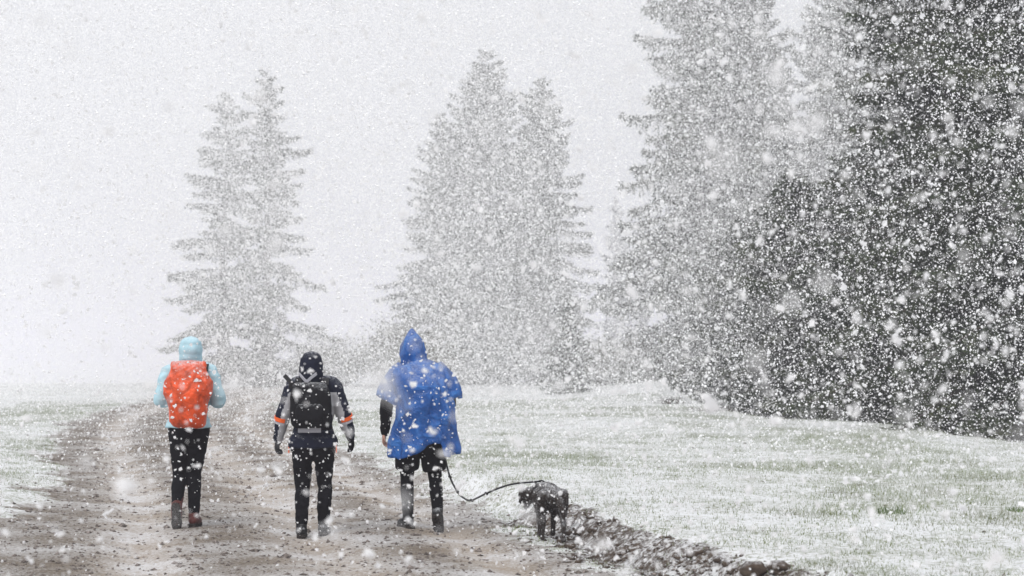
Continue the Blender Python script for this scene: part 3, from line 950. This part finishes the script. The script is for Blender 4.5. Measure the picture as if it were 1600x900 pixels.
build_hood(p1, [(1.44, .012, .01, .105, .105), (1.50, .012, .005, .098, .11), (1.56, .012, 0, .101, .125), (1.62, .012, 0, .101, .13),
                (1.67, .012, .0, .088, .118), (1.70, .012, .0, .058, .085), (1.715, .012, 0, .015, .02)], M['sky_jacket'], quilt=(.085, .09, 1.47))
build_boot(p1, J1['anL'], J1['footL'], M['brown_leather'], leg_dir=V3(*J1['knL']) - V3(*J1['anL']), shaft=.09)
build_boot(p1, J1['anR'], J1['footR'], M['brown_leather'], leg_dir=V3(*J1['knR']) - V3(*J1['anR']), shaft=.09)

# orange backpack under a rain cover
bp = empty('backpack', (p1.location.x + .03, p1.location.y - .13, p1.location.z + .91))
tag(bp, 'bright orange rain covered backpack on the light blue jacket', 'backpack')
g = Geo()
stack(g, [(-.005, 0, -.10, .08, .05), (.02, 0, -.10, .135, .10), (.09, 0, -.115, .158, .13), (.16, 0, -.12, .163, .135), (.22, 0, -.125, .178, .145), (.29, .0, -.125, .198, .155),
          (.36, .0, -.12, .208, .155), (.43, 0, -.11, .193, .145), (.50, -.003, -.10, .160, .125), (.55, -.004, -.095, .138, .105), (.575, -.004, -.09, .11, .07), (.58, -.004, -.09, .06, .03)], 40, 2.5)
for s in (-1, 1):
    tube(g, [(s * .10, -.09, .52), (s * .128, -.10, .555), (s * .136, -.10, .568)], [.05, .03, .012], 10)
me = remesh('rain_cover', g, .009, 2)
finish('rain_cover', me, M['red_cover'], bp, ((.010, (5, 5, 8)), (.006, (14, 14, 9)), (.003, (30, 30, 18))), 8)
for s in (-1, 1):
    strip('shoulder_strap', [(s * .13, -.02, .50), (s * .125, .05, .545), (s * .12, .14, .555), (s * .115, .245, .50), (s * .12, .275, .38), (s * .14, .27, .26)], (1, 0, 0), .03, .006, M['webbing'], bp)

# ------------------------------------------------------------------ walker in the dark jacket
p2 = empty('person', at(-1.745, 17.5))
tag(p2, 'person walking away in dark hooded jacket with grey sleeves and orange arm bands', 'person')
J2 = dict(shL=(-.175, 0, 1.315), elL=(-.262, -.03, 1.06), wrL=(-.305, .02, .865), shR=(.178, 0, 1.32), elR=(.272, -.02, 1.07), wrR=(.320, .05, .885),
          palmL=(1, -.1, .1), palmR=(-1, -.1, .1), curlL=.7, curlR=.7,
          hipL=(-.092, 0, .80), knL=(-.093, .02, .44), anL=(-.090, -.09, .112), hipR=(.095, 0, .80), knR=(.098, .07, .45), anR=(.088, .07, .118),
          footL=(-.06, 1, -.03), footR=(.05, 1, -.05))
build_body(p2, 1.57, J2, 1.0, -.02)
build_trousers(p2, 1.57, J2, M['black_tights'], .008, 1.13, .62, ((.006, (9, 9, 18)), (.003, (22, 22, 40))), crotch=.68)
jk = build_jacket(p2, 1.57, J2, M['navy_cloth'], .028, 1.0, .50, .014, ((.007, (6, 6, 13)), (.003, (16, 16, 22))), 5, .016)
# sleeve panels: inner side of each sleeve is grey cloth
jm = jk.data
jm.materials.append(M['grey_cloth'])
for p in jm.polygons:
    c = np.array(p.center)
    for s, sd in ((-1, 'L'), (1, 'R')):
        sh, el, w = (V3(*J2[k + sd]) for k in ('sh', 'el', 'wr'))
        if c[0] * s < .14 or c[2] > 1.27: continue
        best = None
        for a, b in ((sh, el), (el, w)):
            t = np.clip((c - a).dot(b - a) / (b - a).dot(b - a), 0, 1)
            q = a + (b - a) * t
            dd = np.linalg.norm(c - q)
            if best is None or dd < best[0]: best = (dd, c - q)
        off = best[1]
        if off[0] * s - 0.35 * off[1] * 0 < 0.012 and best[0] < .1: p.material_index = 1
for s, sd in ((-1, 'L'), (1, 'R')):      # orange and white bands below the elbow
    el, w = V3(*J2['el' + sd]), V3(*J2['wr' + sd])
    for t0, t1, mt, nm in ((.02, .19, M['orange_band'], 'sleeve_band'), (.21, .31, M['pale_trim'], 'sleeve_band')):
        g = Geo()
        ax = w - el
        a = np.cross(ax, V3(0, 1, 0)); a /= np.linalg.norm(a); b = np.cross(ax / np.linalg.norm(ax), a)
        rings = []
        # outer half of the sleeve only: the bands are sewn on the dark panel
        D = V3(s * .72, -.70, 0); u0 = math.atan2(D.dot(b), D.dot(a))      # outer rear side of this sleeve
        us = np.linspace(u0 - 1.25, u0 + 1.25, 16)
        for rr, tt in ((.0705, t0), (.0705, t1)):
            c0 = el + ax * tt
            rings.append(np.array([c0 + (rr - .010 * tt) * (np.cos(u) * a + np.sin(u) * b) for u in us]))
        base = len(g.v)
        for r in rings: g.v.extend([tuple(q) for q in r])
        k = len(us)
        for j in range(k - 1): g.f.append((j, j + 1, k + j + 1, k + j))
        bm_ = g.mesh(nm)
        ob = link(nm, bm_, mt, jk)
        md = ob.modifiers.new('thickness', 'SOLIDIFY'); md.thickness = .006; md.offset = 0
        if mt is M['orange_band']: ob['label'] = 'orange band'
        else: ob['label'] = 'pale grey band'
strip('hem_strip', [(-.115, -.158, .955), (-.04, -.175, .955), (.04, -.175, .955), (.085, -.168, .955)], (0, 0, 1), .032, .004, M['pale_trim'], jk)
for s in (-1, 1):
    strip('hem_piping', [(s * .196, -.02, .84), (s * .207, -.03, .79), (s * .208, -.035, .74)], (0, 1, 0), .014, .004, M['orange_band'], jk)
build_hood(p2, [(1.36, -.02, .0, .11, .105), (1.42, -.02, .0, .105, .115), (1.48, -.02, 0, .103, .125), (1.54, -.02, 0, .098, .125),
                (1.585, -.02, .0, .083, .11), (1.615, -.02, .0, .055, .08), (1.628, -.02, 0, .015, .02)], M['navy_cloth'], seed=6)
strip('collar_piping', [(-.118, -.06, 1.435), (-.088, -.105, 1.405), (-.045, -.135, 1.37), (-.005, -.132, 1.40), (.040, -.112, 1.435)], (0, -.2, 1), .012, .004, M['pale_trim'], p2)
build_glove(p2, J2['wrL'], V3(*J2['wrL']) - V3(*J2['elL']), J2['palmL'], 1, M['dark_grey_cloth'], .8)
build_glove(p2, J2['wrR'], V3(*J2['wrR']) - V3(*J2['elR']), J2['palmR'], -1, M['black_cloth'], .7)
build_boot(p2, J2['anL'], J2['footL'], M['black_leather'], leg_dir=V3(*J2['knL']) - V3(*J2['anL']), shaft=.12)
build_boot(p2, J2['anR'], J2['footR'], M['black_leather'], leg_dir=V3(*J2['knR']) - V3(*J2['anR']), shaft=.12)

bp2 = empty('backpack', (p2.location.x, p2.location.y - .13, p2.location.z + .965))
tag(bp2, 'flat black backpack on the dark jacket of the middle walker', 'backpack')
g = Geo()
stack(g, [(0, .0, -.07, .13, .05), (.03, 0, -.08, .165, .08), (.12, 0, -.09, .175, .095), (.24, 0, -.09, .172, .095), (.32, -.005, -.08, .160, .085), (.375, -.01, -.07, .14, .07), (.395, -.015, -.06, .09, .04)], 36, 3.0)
me = remesh('pack', g, .009, 2)
finish('pack', me, M['black_cloth'], bp2, ((.006, (7, 7, 8)), (.003, (18, 18, 14))), 9)
g = Geo()
stack(g, [(.05, 0, -.165, .09, .025), (.08, 0, -.175, .115, .035), (.17, 0, -.178, .118, .036), (.21, 0, -.168, .10, .028)], 28, 3.0)
finish('front_pocket', remesh('front_pocket', g, .008, 2), M['black_cloth'], bp2, ((.004, (10, 10, 10)),), 3)
for s in (-1, 1):
    strip('shoulder_strap', [(s * .12, -.02, .37), (s * .118, .05, .42), (s * .115, .14, .425), (s * .11, .245, .38), (s * .12, .27, .27), (s * .14, .25, .12)], (1, 0, 0), .028, .006, M['webbing'], bp2)
strip('loose_strap', [(-.12, -.02, .36), (-.17, -.05, .385), (-.205, -.05, .425), (-.235, -.04, .455)], (.5, 0, .8), .018, .005, M['webbing'], bp2)
strip('loose_strap', [(-.10, -.03, .38), (-.155, -.04, .365), (-.19, -.05, .375)], (.3, .1, .9), .028, .008, M['webbing'], bp2)

# ------------------------------------------------------------------ walker in the blue poncho
p3 = empty('person', at(-.834, 17.9))
tag(p3, 'person walking away in blue hooded rain poncho, black shorts over leggings', 'person')
J3 = dict(shL=(-.185, 0, 1.40), elL=(-.285, -.04, 1.12), wrL=(-.312, .05, .865), shR=(.195, 0, 1.40), elR=(.272, -.04, 1.15), wrR=(.225, .10, .90),
          palmL=(1, -.2, .1), palmR=(-1, 0, .2), curlL=.75, curlR=1.3, handR=(-.05, .2, -1),
          hipL=(-.100, 0, .86), knL=(-.110, .05, .45), anL=(-.100, .04, .110), hipR=(.105, 0, .86), knR=(.145, .05, .44), anR=(.172, -.10, .165),
          footL=(-.45, 1, -.03), footR=(.08, .80, -.55))
build_body(p3, 1.71, J3, 1.02, -.05)
build_trousers(p3, 1.71, J3, M['black_tights'], .005, 1.0, .60, ((.003, (8, 8, 16)),), name='leggings')
build_trousers(p3, 1.71, J3, M['black_cloth'], .026, 1.03, .60, ((.006, (8, 8, 10)),), name='shorts', bottom=.80, seed=7)
build_jacket(p3, 1.71, J3, M['black_cloth'], .018, 1.0, .52, 0, seed=11, sleeve=.012)
build_boot(p3, J3['anL'], J3['footL'], M['black_leather'], leg_dir=V3(*J3['knL']) - V3(*J3['anL']), shaft=.13, size=1.04)
build_boot(p3, J3['anR'], J3['footR'], M['black_leather'], leg_dir=V3(*J3['knR']) - V3(*J3['anR']), shaft=.13, size=1.04)

def build_poncho(root):
    g = Geo()
    n = 170
    u = np.arange(n) * 2 * np.pi / n
    cu, su = np.cos(u), np.sin(u)
    rows = np.array([(1.50, -.03, .0, .11, .11), (1.455, .0, -.02, .165, .15), (1.42, .0, -.04, .222, .20), (1.34, .015, -.07, .235, .25), (1.24, .04, -.09, .235, .275),
                     (1.12, .062, -.09, .236, .275), (1.00, .062, -.075, .245, .265), (.88, .052, -.06, .27, .255), (.78, .045, -.05, .285, .25), (.64, .042, -.045, .294, .25)])
    rows = catmull(rows, 9)
    # hem height round the figure: low at the left, cut high behind the right thigh, low flap at the far right
    def hem(a):
        x = math.cos(a); back = math.sin(a) < 0.3
        pts_x = [-1, -.75, -.45, -.1, .2, .45, .56, .62, .8, 1]
        pts_z = [.67, .625, .66, .715, .775, .79, .78, .67, .66, .70]
        return float(np.interp(x, pts_x, pts_z))
    zh = np.array([hem(a) for a in u])
    rings = []
    ztop = rows[0][0]; zbot = rows[-1][0]
    for i, r in enumerate(rows):
        k = i / (len(rows) - 1)
        zz = ztop + (zh - ztop) * ((ztop - r[0]) / (ztop - zbot))
        fold = 1 + (.018 + .07 * k) * np.sin(7 * u + 2.5 * k + 1.2 * np.sin(2 * u)) * k + .03 * k * np.sin(13 * u + 4 * k + .7)
        rings.append(np.stack([r[1] + r[3] * fold * cu, r[2] + r[4] * fold * su, zz], -1))
    g.add(rings, cap=False)
    # sleeves, flared and open
    for sgn, a, b in ((-1, V3(-.10, -.01, 1.425), V3(-.268, -.02, 1.125)), (1, V3(.11, -.01, 1.425), V3(.278, -.02, 1.135))):
        m = 40; v = np.arange(m) * 2 * np.pi / m
        ax = (b - a); ax /= np.linalg.norm(ax)
        p = V3(0, 1, 0) - ax * ax[1]; p /= np.linalg.norm(p); q = np.cross(ax, p)
        rr = []
        for t in np.linspace(0, 1, 14):
            c = a + (b - a) * t + V3(0, 0, .012) + V3(sgn * .035 * math.sin(t * math.pi), 0, .01 * math.sin(t * math.pi))
            rad = .104 + .008 * t
            fo = 1 + .09 * t * np.sin(5 * v + 3 * t) + .04 * t * np.sin(9 * v + 1)
            ring = c + (rad * fo)[:, None] * (np.cos(v)[:, None] * p * 1.15 + np.sin(v)[:, None] * q * .95)
            if t == 1.0: ring[:, 2] += .012 * np.sin(3 * v)
            rr.append(ring)
        g.add(rr, cap=False)
    me = g.mesh('poncho')
    ob = bpy.data.objects.new('bake', me); COL.objects.link(ob)
    so = ob.modifiers.new('s', 'SOLIDIFY'); so.thickness = .003; so.offset = 0
    out = bpy.data.meshes.new_from_object(ob.evaluated_get(bpy.context.evaluated_depsgraph_get()))
    bpy.data.objects.remove(ob)
    o = finish('poncho', out, M['poncho'], root, ((.018, (5, 5, 4)), (.010, (12, 12, 5)), (.005, (26, 26, 12))), 12)
    return o
po = build_poncho(p3)
build_hood(po, [(1.475, -.02, -.01, .145, .135), (1.52, -.05, -.01, .118, .13), (1.58, -.055, -.01, .114, .14), (1.65, -.058, -.01, .100, .13), (1.71, -.060, -.02, .072, .10),
                (1.755, -.063, -.025, .036, .055), (1.785, -.064, -.03, .008, .012)], M['poncho'], seed=13, wr=((.008, (8, 8, 10)), (.004, (20, 20, 14))))

# ------------------------------------------------------------------ dog on the leash
DOG_A = R(6)
dogr = empty('dog', at(.315, 16.78), DOG_A)
dogr.scale = (.95, .95, .95)
tag(dogr, 'black shaggy dog walking on a leash at the track edge, head down', 'dog')
def build_dog():
    g = Geo()
    # trunk: rump, loin, deep chest
    tube(g, [(0, -.27, .375), (0, -.20, .40), (0, -.06, .425), (0, .10, .405), (0, .20, .385), (0, .26, .40)], [.056, .080, .068, .084, .082, .060], 18)
    tube(g, [(0, .10, .32), (0, .22, .31), (0, .28, .35)], [.085, .09, .06], 14)      # brisket
    # neck carried low and to the left, head and muzzle
    tube(g, [(0, .24, .42), (-.045, .31, .42), (-.09, .37, .39)], [.070, .060, .054], 14)
    tube(g, [(-.085, .36, .39), (-.12, .40, .365), (-.135, .43, .33)], [.058, .068, .052], 14)
    tube(g, [(-.13, .42, .335), (-.148, .47, .285), (-.155, .50, .255)], [.046, .036, .028], 12)
    for s in (-1, 1):     # hanging ears
        b = V3(-.118 + s * .052, .375, .405)
        tube(g, [b, b + V3(s * .035, .005, -.03), b + V3(s * .045, .02, -.10)], [.022, .030, .018], 10)
    # hind legs: thigh, knee forward, hock back, shank, paw
    for s, st in ((-1, .10), (1, -.07)):
        x = s * .078
        tube(g, [(x, -.23, .40), (x * 1.1, -.19 + st * .3, .29), (x * 1.1, -.20 + st * .6, .235), (x, -.295 + st, .145), (x, -.275 + st * 1.15, .06), (x, -.265 + st * 1.2, .03)],
             [.062, .050, .034, .021, .017, .021], 12)
        tube(g, [(x, -.275 + st * 1.2, .025), (x, -.225 + st * 1.2, .022)], [.023, .022], 10)
    for s, st in ((-1, -.05), (1, .09)):
        x = s * .07
        tube(g, [(x, .20, .38), (x, .195, .27), (x, .215 + st * .5, .20), (x, .215 + st, .10), (x, .215 + st, .04)], [.066, .044, .029, .022, .020], 12)
        tube(g, [(x, .215 + st, .025), (x, .260 + st, .022)], [.023, .022], 10)
    tube(g, [(0, -.32, .43), (.03, -.385, .385), (.06, -.41, .30), (.075, -.41, .22)], [.035, .033, .028, .014], 10)   # hanging tail
    me = remesh('body', g, .011, 3)
    o = finish('body', me, M['fur'], dogr, ((.004, (14, 14, 14)), (.0025, (34, 34, 34))), 17)
    # shaggy coat as one mesh of short locks
    n = len(me.vertices)
    co = np.empty(n * 3, np.float32); me.vertices.foreach_get('co', co); co = co.reshape(-1, 3).astype(float)
    me.update()
    no = np.empty(n * 3, np.float32); me.vertex_normals.foreach_get('vector', no); no = no.reshape(-1, 3).astype(float)
    gg = np.random.default_rng(5)
    pick = gg.integers(0, n, 5000)
    A = co[pick]; N = no[pick]
    d = N * .6 + gg.normal(0, .4, (len(A), 3)) + np.array([0, -.35, -.55])
    d /= np.linalg.norm(d, axis=1)[:, None]
    p = np.cross(d, gg.normal(0, 1, (len(A), 3))); p /= np.linalg.norm(p, axis=1)[:, None]
    ln = gg.uniform(.006, .016, len(A))[:, None] * np.where(A[:, 2:3] < .12, .4, 1)
    V = np.stack([A + p * .004, A - p * .004, A + d * ln], 1).reshape(-1, 3)
    c = mesh_np('coat', V, np.arange(len(V)), 3)
    link('coat', c, M['fur'], dogr)['kind'] = 'stuff'
    g = Geo()
    tube(g, [(-.161, .522, .252), (-.164, .530, .248)], [.013, .011], 8)
    link('nose', g.mesh('nose'), M['sole'], dogr)
    # collar
    g = Geo(); rings = []
    c0 = V3(-.040, .30, .42); ax = V3(-.045, .07, -.012); ax /= np.linalg.norm(ax)
    a = np.cross(ax, V3(0, 0, 1)); a /= np.linalg.norm(a); b = np.cross(ax, a)
    uu = np.arange(20) * 2 * np.pi / 20
    for k, rr in ((-.012, .078), (-.012, .084), (.012, .082), (.012, .076)):
        rings.append(np.array([c0 + ax * k + rr * (np.cos(t) * a + np.sin(t) * b) for t in uu]))
    g.add(rings, cap=False)
    link('collar', g.mesh('collar'), M['webbing'], dogr)
build_dog()

g = Geo()
_c, _s = math.cos(DOG_A), math.sin(DOG_A)
col_w = V3(dogr.location.x + .95 * (-.045 * _c - .30 * _s), dogr.location.y + .95 * (-.045 * _s + .30 * _c), dogr.location.z + .95 * .492)
LP = [(-.609 + .004, 18.0, .79), (-.612, 17.95, .685), (-.555, 17.85, .462), (-.482, 17.8, .328), (-.425, 17.7, .282), (-.356, 17.6, .271), (-.224, 17.4, .345), (-.02, 17.2, .435), tuple(col_w)]
tube(g, LP, [.0085] * 9, 8, 6)
for k in (2, 3, 5, 6):
    tube(g, [V3(*LP[k]) - V3(.006, 0, -.004), V3(*LP[k]) + V3(.006, 0, -.004)], [.0115, .0115], 8)
me = g.mesh('dog_leash'); shade(me)
tag(link('dog_leash', me, M['webbing']), 'slack dark leash sagging from the blue poncho to the black dog', 'leash')

# ------------------------------------------------------------------ gravel, clods, weeds, grass
OCT = np.array([[1, 0, 0], [-1, 0, 0], [0, 1, 0], [0, -1, 0], [0, 0, 1], [0, 0, -1]], float)
OCTF = np.array([[0, 2, 4], [2, 1, 4], [1, 3, 4], [3, 0, 4], [2, 0, 5], [1, 2, 5], [3, 1, 5], [0, 3, 5]])
def scatter_lumps(name, P, r, flat, g, jitter=.35):
    n = len(P)
    q = OCT[None] * (1 + g.uniform(-jitter, jitter, (n, 6, 1))) + g.normal(0, .18, (n, 6, 3))
    a = g.uniform(0, 6.28, n)
    ca, sa = np.cos(a)[:, None], np.sin(a)[:, None]
    x = q[:, :, 0] * ca - q[:, :, 1] * sa; y = q[:, :, 0] * sa + q[:, :, 1] * ca
    st = g.uniform(.7, 1.35, n)[:, None]
    V = np.stack([x * st, y / st, q[:, :, 2] * flat], -1) * r[:, None, None] + P[:, None, :]
    F = OCTF[None] + (np.arange(n) * 6)[:, None, None]
    return mesh_np(name, V.reshape(-1, 3), F.reshape(-1), 3)

g = np.random.default_rng(99)
def pick_ground(n, x0, x1, y0, y1, p=1.0):
    y = y0 + (y1 - y0) * g.random(n) ** p
    x = g.uniform(x0, x1, n)
    return x, y
x, y = pick_ground(60000, -10, 4, 11.7, 50, 1.7)
h, t, mu, ru = terrain(x, y)
ok = (g.random(len(x)) < (t * .75 + mu * .5 + .01) * (1 - .55 * ru))
x, y, h = x[ok], y[ok], h[ok]
r = np.clip(g.lognormal(math.log(.010), .5, len(x)), .004, .045)
o = link('gravel', scatter_lumps('gravel', np.stack([x, y, h + r * .15], -1), r, .6, g), M['stone'])
tag(o, 'loose gravel scattered over the track', kind='stuff')

# earth lumps along the eroded bank
y = 12.2 + 7 * g.random(1900) ** 1.5; s = g.normal(0, .20, 1900)
x = track_x(y) + bank_s(y) - .28 + s
h, t, mu, ru = terrain(x, y)
ok = g.random(len(x)) < .25 + mu
x, y, h = x[ok], y[ok], h[ok]
r = np.clip(g.lognormal(math.log(.012), .6, len(x)), .005, .05)
me = scatter_lumps('earth_crumbs', np.stack([x, y, h + r * .1], -1), r, .75, g)
shade(me)
tag(link('earth_crumbs', me, M['soil']), 'dark wet earth crumbling along the track bank', kind='stuff')

def clod(x, y, r, label):
    bm = bmesh.new(); bmesh.ops.create_icosphere(bm, subdivisions=3, radius=r)
    for v in bm.verts:
        q = np.array([v.co[:]]) / r
        k = 1 + .28 * noise3(q + x * 7, 1.7, 3)[0] + .14 * noise3(q + y, 4, 5)[0]
        v.co = Vector((v.co.x * k * 1.15, v.co.y * k, v.co.z * k * .75))
    me = bpy.data.meshes.new('earth_clod'); bm.to_mesh(me); bm.free(); shade(me)
    o = link('earth_clod', me, M['soil'], None, (x, y, hz(x, y) + r * .35))
    tag(o, label, 'clod', 'earth clods on the bank')
clod(1.27, 13.98, .055, 'dark round earth clod on top of the bank in front of the meadow')
clod(1.60, 13.25, .075, 'big dark earth clod at the bottom edge, left one of two')
clod(1.76, 13.15, .06, 'smaller dark earth clod at the bottom edge, right of the big one')
clod(.47, 16.2, .04, 'low earth clod in the ditch right of the dog')

def blades(name, x, y, h, ln, wd, lean, mat):
    n = len(x)
    A = np.stack([x, y, h - .005], -1)
    d = np.stack([g.normal(0, lean, n), g.normal(0, lean, n), np.ones(n)], -1); d /= np.linalg.norm(d, axis=1)[:, None]
    a = g.uniform(0, 6.28, n)
    p = np.stack([np.cos(a), np.sin(a), np.zeros(n)], -1) * wd[:, None]
    V = np.stack([A - p, A + p, A + d * ln[:, None]], 1)
    return mesh_np(name, V.reshape(-1, 3), np.arange(3 * n), 3)

x, y = pick_ground(900000, -14, 11, 11.7, 60, 1.9)
ok = (np.abs(x) < .27 * y + 1.0)
x, y = x[ok], y[ok]
h, t, mu, ru = terrain(x, y)
cl = fbm(x * .55, y * .35, 4, 71)
cl2 = fbm(x * 3.0, y * 2.2, 3, 72)
pr = (1 - smooth(.15, .7, t)) * (1 - .8 * mu) * (.42 + .58 * smooth(.40, .66, cl)) * (.25 + 1.2 * smooth(.38, .62, cl2))
ok = g.random(len(x)) < pr * .95
x, y, h, cl = x[ok], y[ok], h[ok], cl[ok]
ln = g.uniform(.025, .075, len(x)) * (.7 + .9 * smooth(.5, .7, cl))
wd = g.uniform(.0022, .0045, len(x))
tag(link('grass', blades('grass', x, y, h, ln, wd, .45, M['grass'])), 'short grass poking through the thin snow of the meadow', kind='stuff')
bpy.data.objects['grass'].data.materials.append(M['grass'])

def weed(px, d, n, H, W, mat, label, name='weed_clump', cat='weed', grp=None):
    xc = px_x(px, d)
    o = empty(name, (xc, d, hz(xc, d)))
    tag(o, label, cat, grp)
    x = g.normal(0, W * .4, n); y = g.normal(0, W * .35, n)
    hh = np.array([hz(xc + a, d + b) for a, b in zip(x, y)]) - hz(xc, d)
    me = blades('blade_tuft', x, y, hh, g.uniform(.4, 1, n) * H, g.uniform(.004, .010, n), .6, mat)
    link('blade_tuft', me, mat, o)['kind'] = 'stuff'
M['dead'] = fabric('dead_weed', (0.07, 0.058, 0.042), .9, .4)
M['green'] = fabric('green_blades', (0.11, 0.165, 0.06), .8, .4)
weed(1050, 55, 260, .34, .55, M['dead'], 'dark dead weed clump on the rise in front of the wood')
weed(1118, 50, 220, .20, .9, M['dead'], 'low dark weeds right of the taller clump, near the wood front')
weed(1385, 17.2, 110, .10, .22, M['green'], 'bright green grass tuft standing out of the snow at the lower right', 'grass_tuft', 'grass tuft')
weed(1585, 17.9, 50, .07, .12, M['green'], 'small green tuft in the snow near the right edge', 'grass_tuft', 'grass tuft')
weed(690, 80, 160, .25, 1.1, M['dead'], 'thin dark weeds right of the blue poncho at the foot of the trees')

# ------------------------------------------------------------------ falling snow
rng = np.random.default_rng(2024)
SNOW_N = 60.0        # flakes per cubic metre
def wedge(y0, y1, n_m3):
    """points filling the air between two distances, wider than the view"""
    hwx = lambda y: .275 * y + 1.0
    zt = lambda y: 1.6 + .19 * y + .6
    W, Z = hwx(y1), zt(y1)
    n = int(n_m3 * (y1 - y0) * 2 * W * (Z + .4))
    x = rng.uniform(-W, W, n); y = rng.uniform(y0, y1, n); z = rng.uniform(-.4, Z, n)
    # a shower is never even: soft gusts
    dn = .12 + 1.7 * smooth(.22, .78, fbm(x * .45 + z * .25, y * .30 + z * .38, 3, 77))
    ok = (np.abs(x) < hwx(y)) & (z < zt(y)) & (rng.random(n) < dn)
    x, y, z = x[ok], y[ok], z[ok]
    ok = z > terrain(x, y)[0] + .005
    return np.stack([x, y, z], -1)[ok]

near = [wedge(a, b, SNOW_N * (1.9 if a >= 5 and b <= 16 else 1.0)) for a, b in ((.9, 2.5), (2.5, 5), (5, 8), (8, 12), (12, 16), (16, 20), (20, 24))]
near = np.concatenate(near)
n = len(near)
rad = np.clip(rng.lognormal(math.log(.0046), .52, n), .002, .016)
rad *= 1.0 + 0.55 * (rng.random(n) < .25) * (rng.random(n))          # some flakes have clumped
_u = np.arange(5) * 2 * np.pi / 5
_pl = np.stack([np.cos(_u), np.sin(_u), _u * 0], -1)
PLATES = np.stack([_pl, _pl[:, [0, 2, 1]], _pl[:, [2, 0, 1]]])        # three crossed plates of five corners
q = PLATES[None] * (1 + rng.uniform(-.45, .40, (n, 3, 5, 1))) + rng.normal(0, .22, (n, 3, 1, 3)) + rng.normal(0, .10, (n, 3, 5, 3))
q = q.reshape(n, 15, 3)
# random rotation
qa = rng.normal(0, 1, (n, 4)); qa /= np.linalg.norm(qa, axis=1)[:, None]
w_, x_, y_, z_ = qa.T
Rm = np.stack([np.stack([1 - 2 * (y_**2 + z_**2), 2 * (x_*y_ - z_*w_), 2 * (x_*z_ + y_*w_)], -1),
               np.stack([2 * (x_*y_ + z_*w_), 1 - 2 * (x_**2 + z_**2), 2 * (y_*z_ - x_*w_)], -1),
               np.stack([2 * (x_*z_ - y_*w_), 2 * (y_*z_ + x_*w_), 1 - 2 * (x_**2 + y_**2)], -1)], 1)
q = np.einsum('nij,nkj->nki', Rm, q * np.stack([np.full(n, .8), np.full(n, 1.0), rng.uniform(.9, 1.5, n)], -1)[:, None, :])
V = q * rad[:, None, None] + near[:, None, :]
me = mesh_np('falling_snow', V.reshape(-1, 3), np.arange(n * 15), 5)
o = link('falling_snow', me, M['flake'])
tag(o, 'thick falling snowflakes filling the air', 'snow', kind='stuff')
print('near flakes', n)

# farther flakes are only a pixel or so: one point each
far = np.concatenate([wedge(a, b, SNOW_N * (1.0 if b < 48 else 2.7)) for a, b in ((24, 30), (30, 38), (38, 47), (47, 57), (57, 68), (68, 80), (80, 92))])
n = len(far)
print('far flakes', n)
me = bpy.data.meshes.new('distant_snow')
me.vertices.add(n); me.vertices.foreach_set('co', far.astype(np.float32).ravel())
a = me.attributes.new('flake_radius', 'FLOAT', 'POINT')
a.data.foreach_set('value', np.clip(rng.lognormal(0, .42, n) * np.where(far[:, 1] < 47, .0058, .0056), .003, .016).astype(np.float32))
me.update()
o = link('distant_snow', me, M['far_flake'])
tag(o, 'fine falling snow in front of the trees', 'snow', kind='stuff')
ng = bpy.data.node_groups.new('snow_points', 'GeometryNodeTree')
ng.interface.new_socket('Geometry', in_out='INPUT', socket_type='NodeSocketGeometry')
ng.interface.new_socket('Geometry', in_out='OUTPUT', socket_type='NodeSocketGeometry')
gi = ng.nodes.new('NodeGroupInput'); go = ng.nodes.new('NodeGroupOutput')
mp = ng.nodes.new('GeometryNodeMeshToPoints')
na = ng.nodes.new('GeometryNodeInputNamedAttribute'); na.data_type = 'FLOAT'; na.inputs['Name'].default_value = 'flake_radius'
sm = ng.nodes.new('GeometryNodeSetMaterial'); sm.inputs['Material'].default_value = M['far_flake']
ng.links.new(gi.outputs[0], mp.inputs['Mesh'])
ng.links.new(na.outputs['Attribute'], mp.inputs['Radius'])
ng.links.new(mp.outputs[0], sm.inputs[0]); ng.links.new(sm.outputs[0], go.inputs[0])
md = o.modifiers.new('points', 'NODES'); md.node_group = ng

# ------------------------------------------------------------------ haze
g_ = Geo(); g_.box((0, 1150, 8.0), (2700, 1600, 21.0))
me = g_.mesh('haze')
hm = bpy.data.materials.new('haze'); hm.use_nodes = True
ht = hm.node_tree
for nd in list(ht.nodes): ht.nodes.remove(nd)
ho = ht.nodes.new('ShaderNodeOutputMaterial'); hv = ht.nodes.new('ShaderNodeVolumePrincipled')
hv.inputs['Color'].default_value = (0.925, 0.912, 1.0, 1)
hv.inputs['Density'].default_value = HAZE_DENSITY
hv.inputs['Anisotropy'].default_value = 0.0
ht.links.new(hv.outputs[0], ho.inputs['Volume'])
o = link('haze', me, hm)
tag(o, 'pale snowy haze between the trees', kind='stuff')
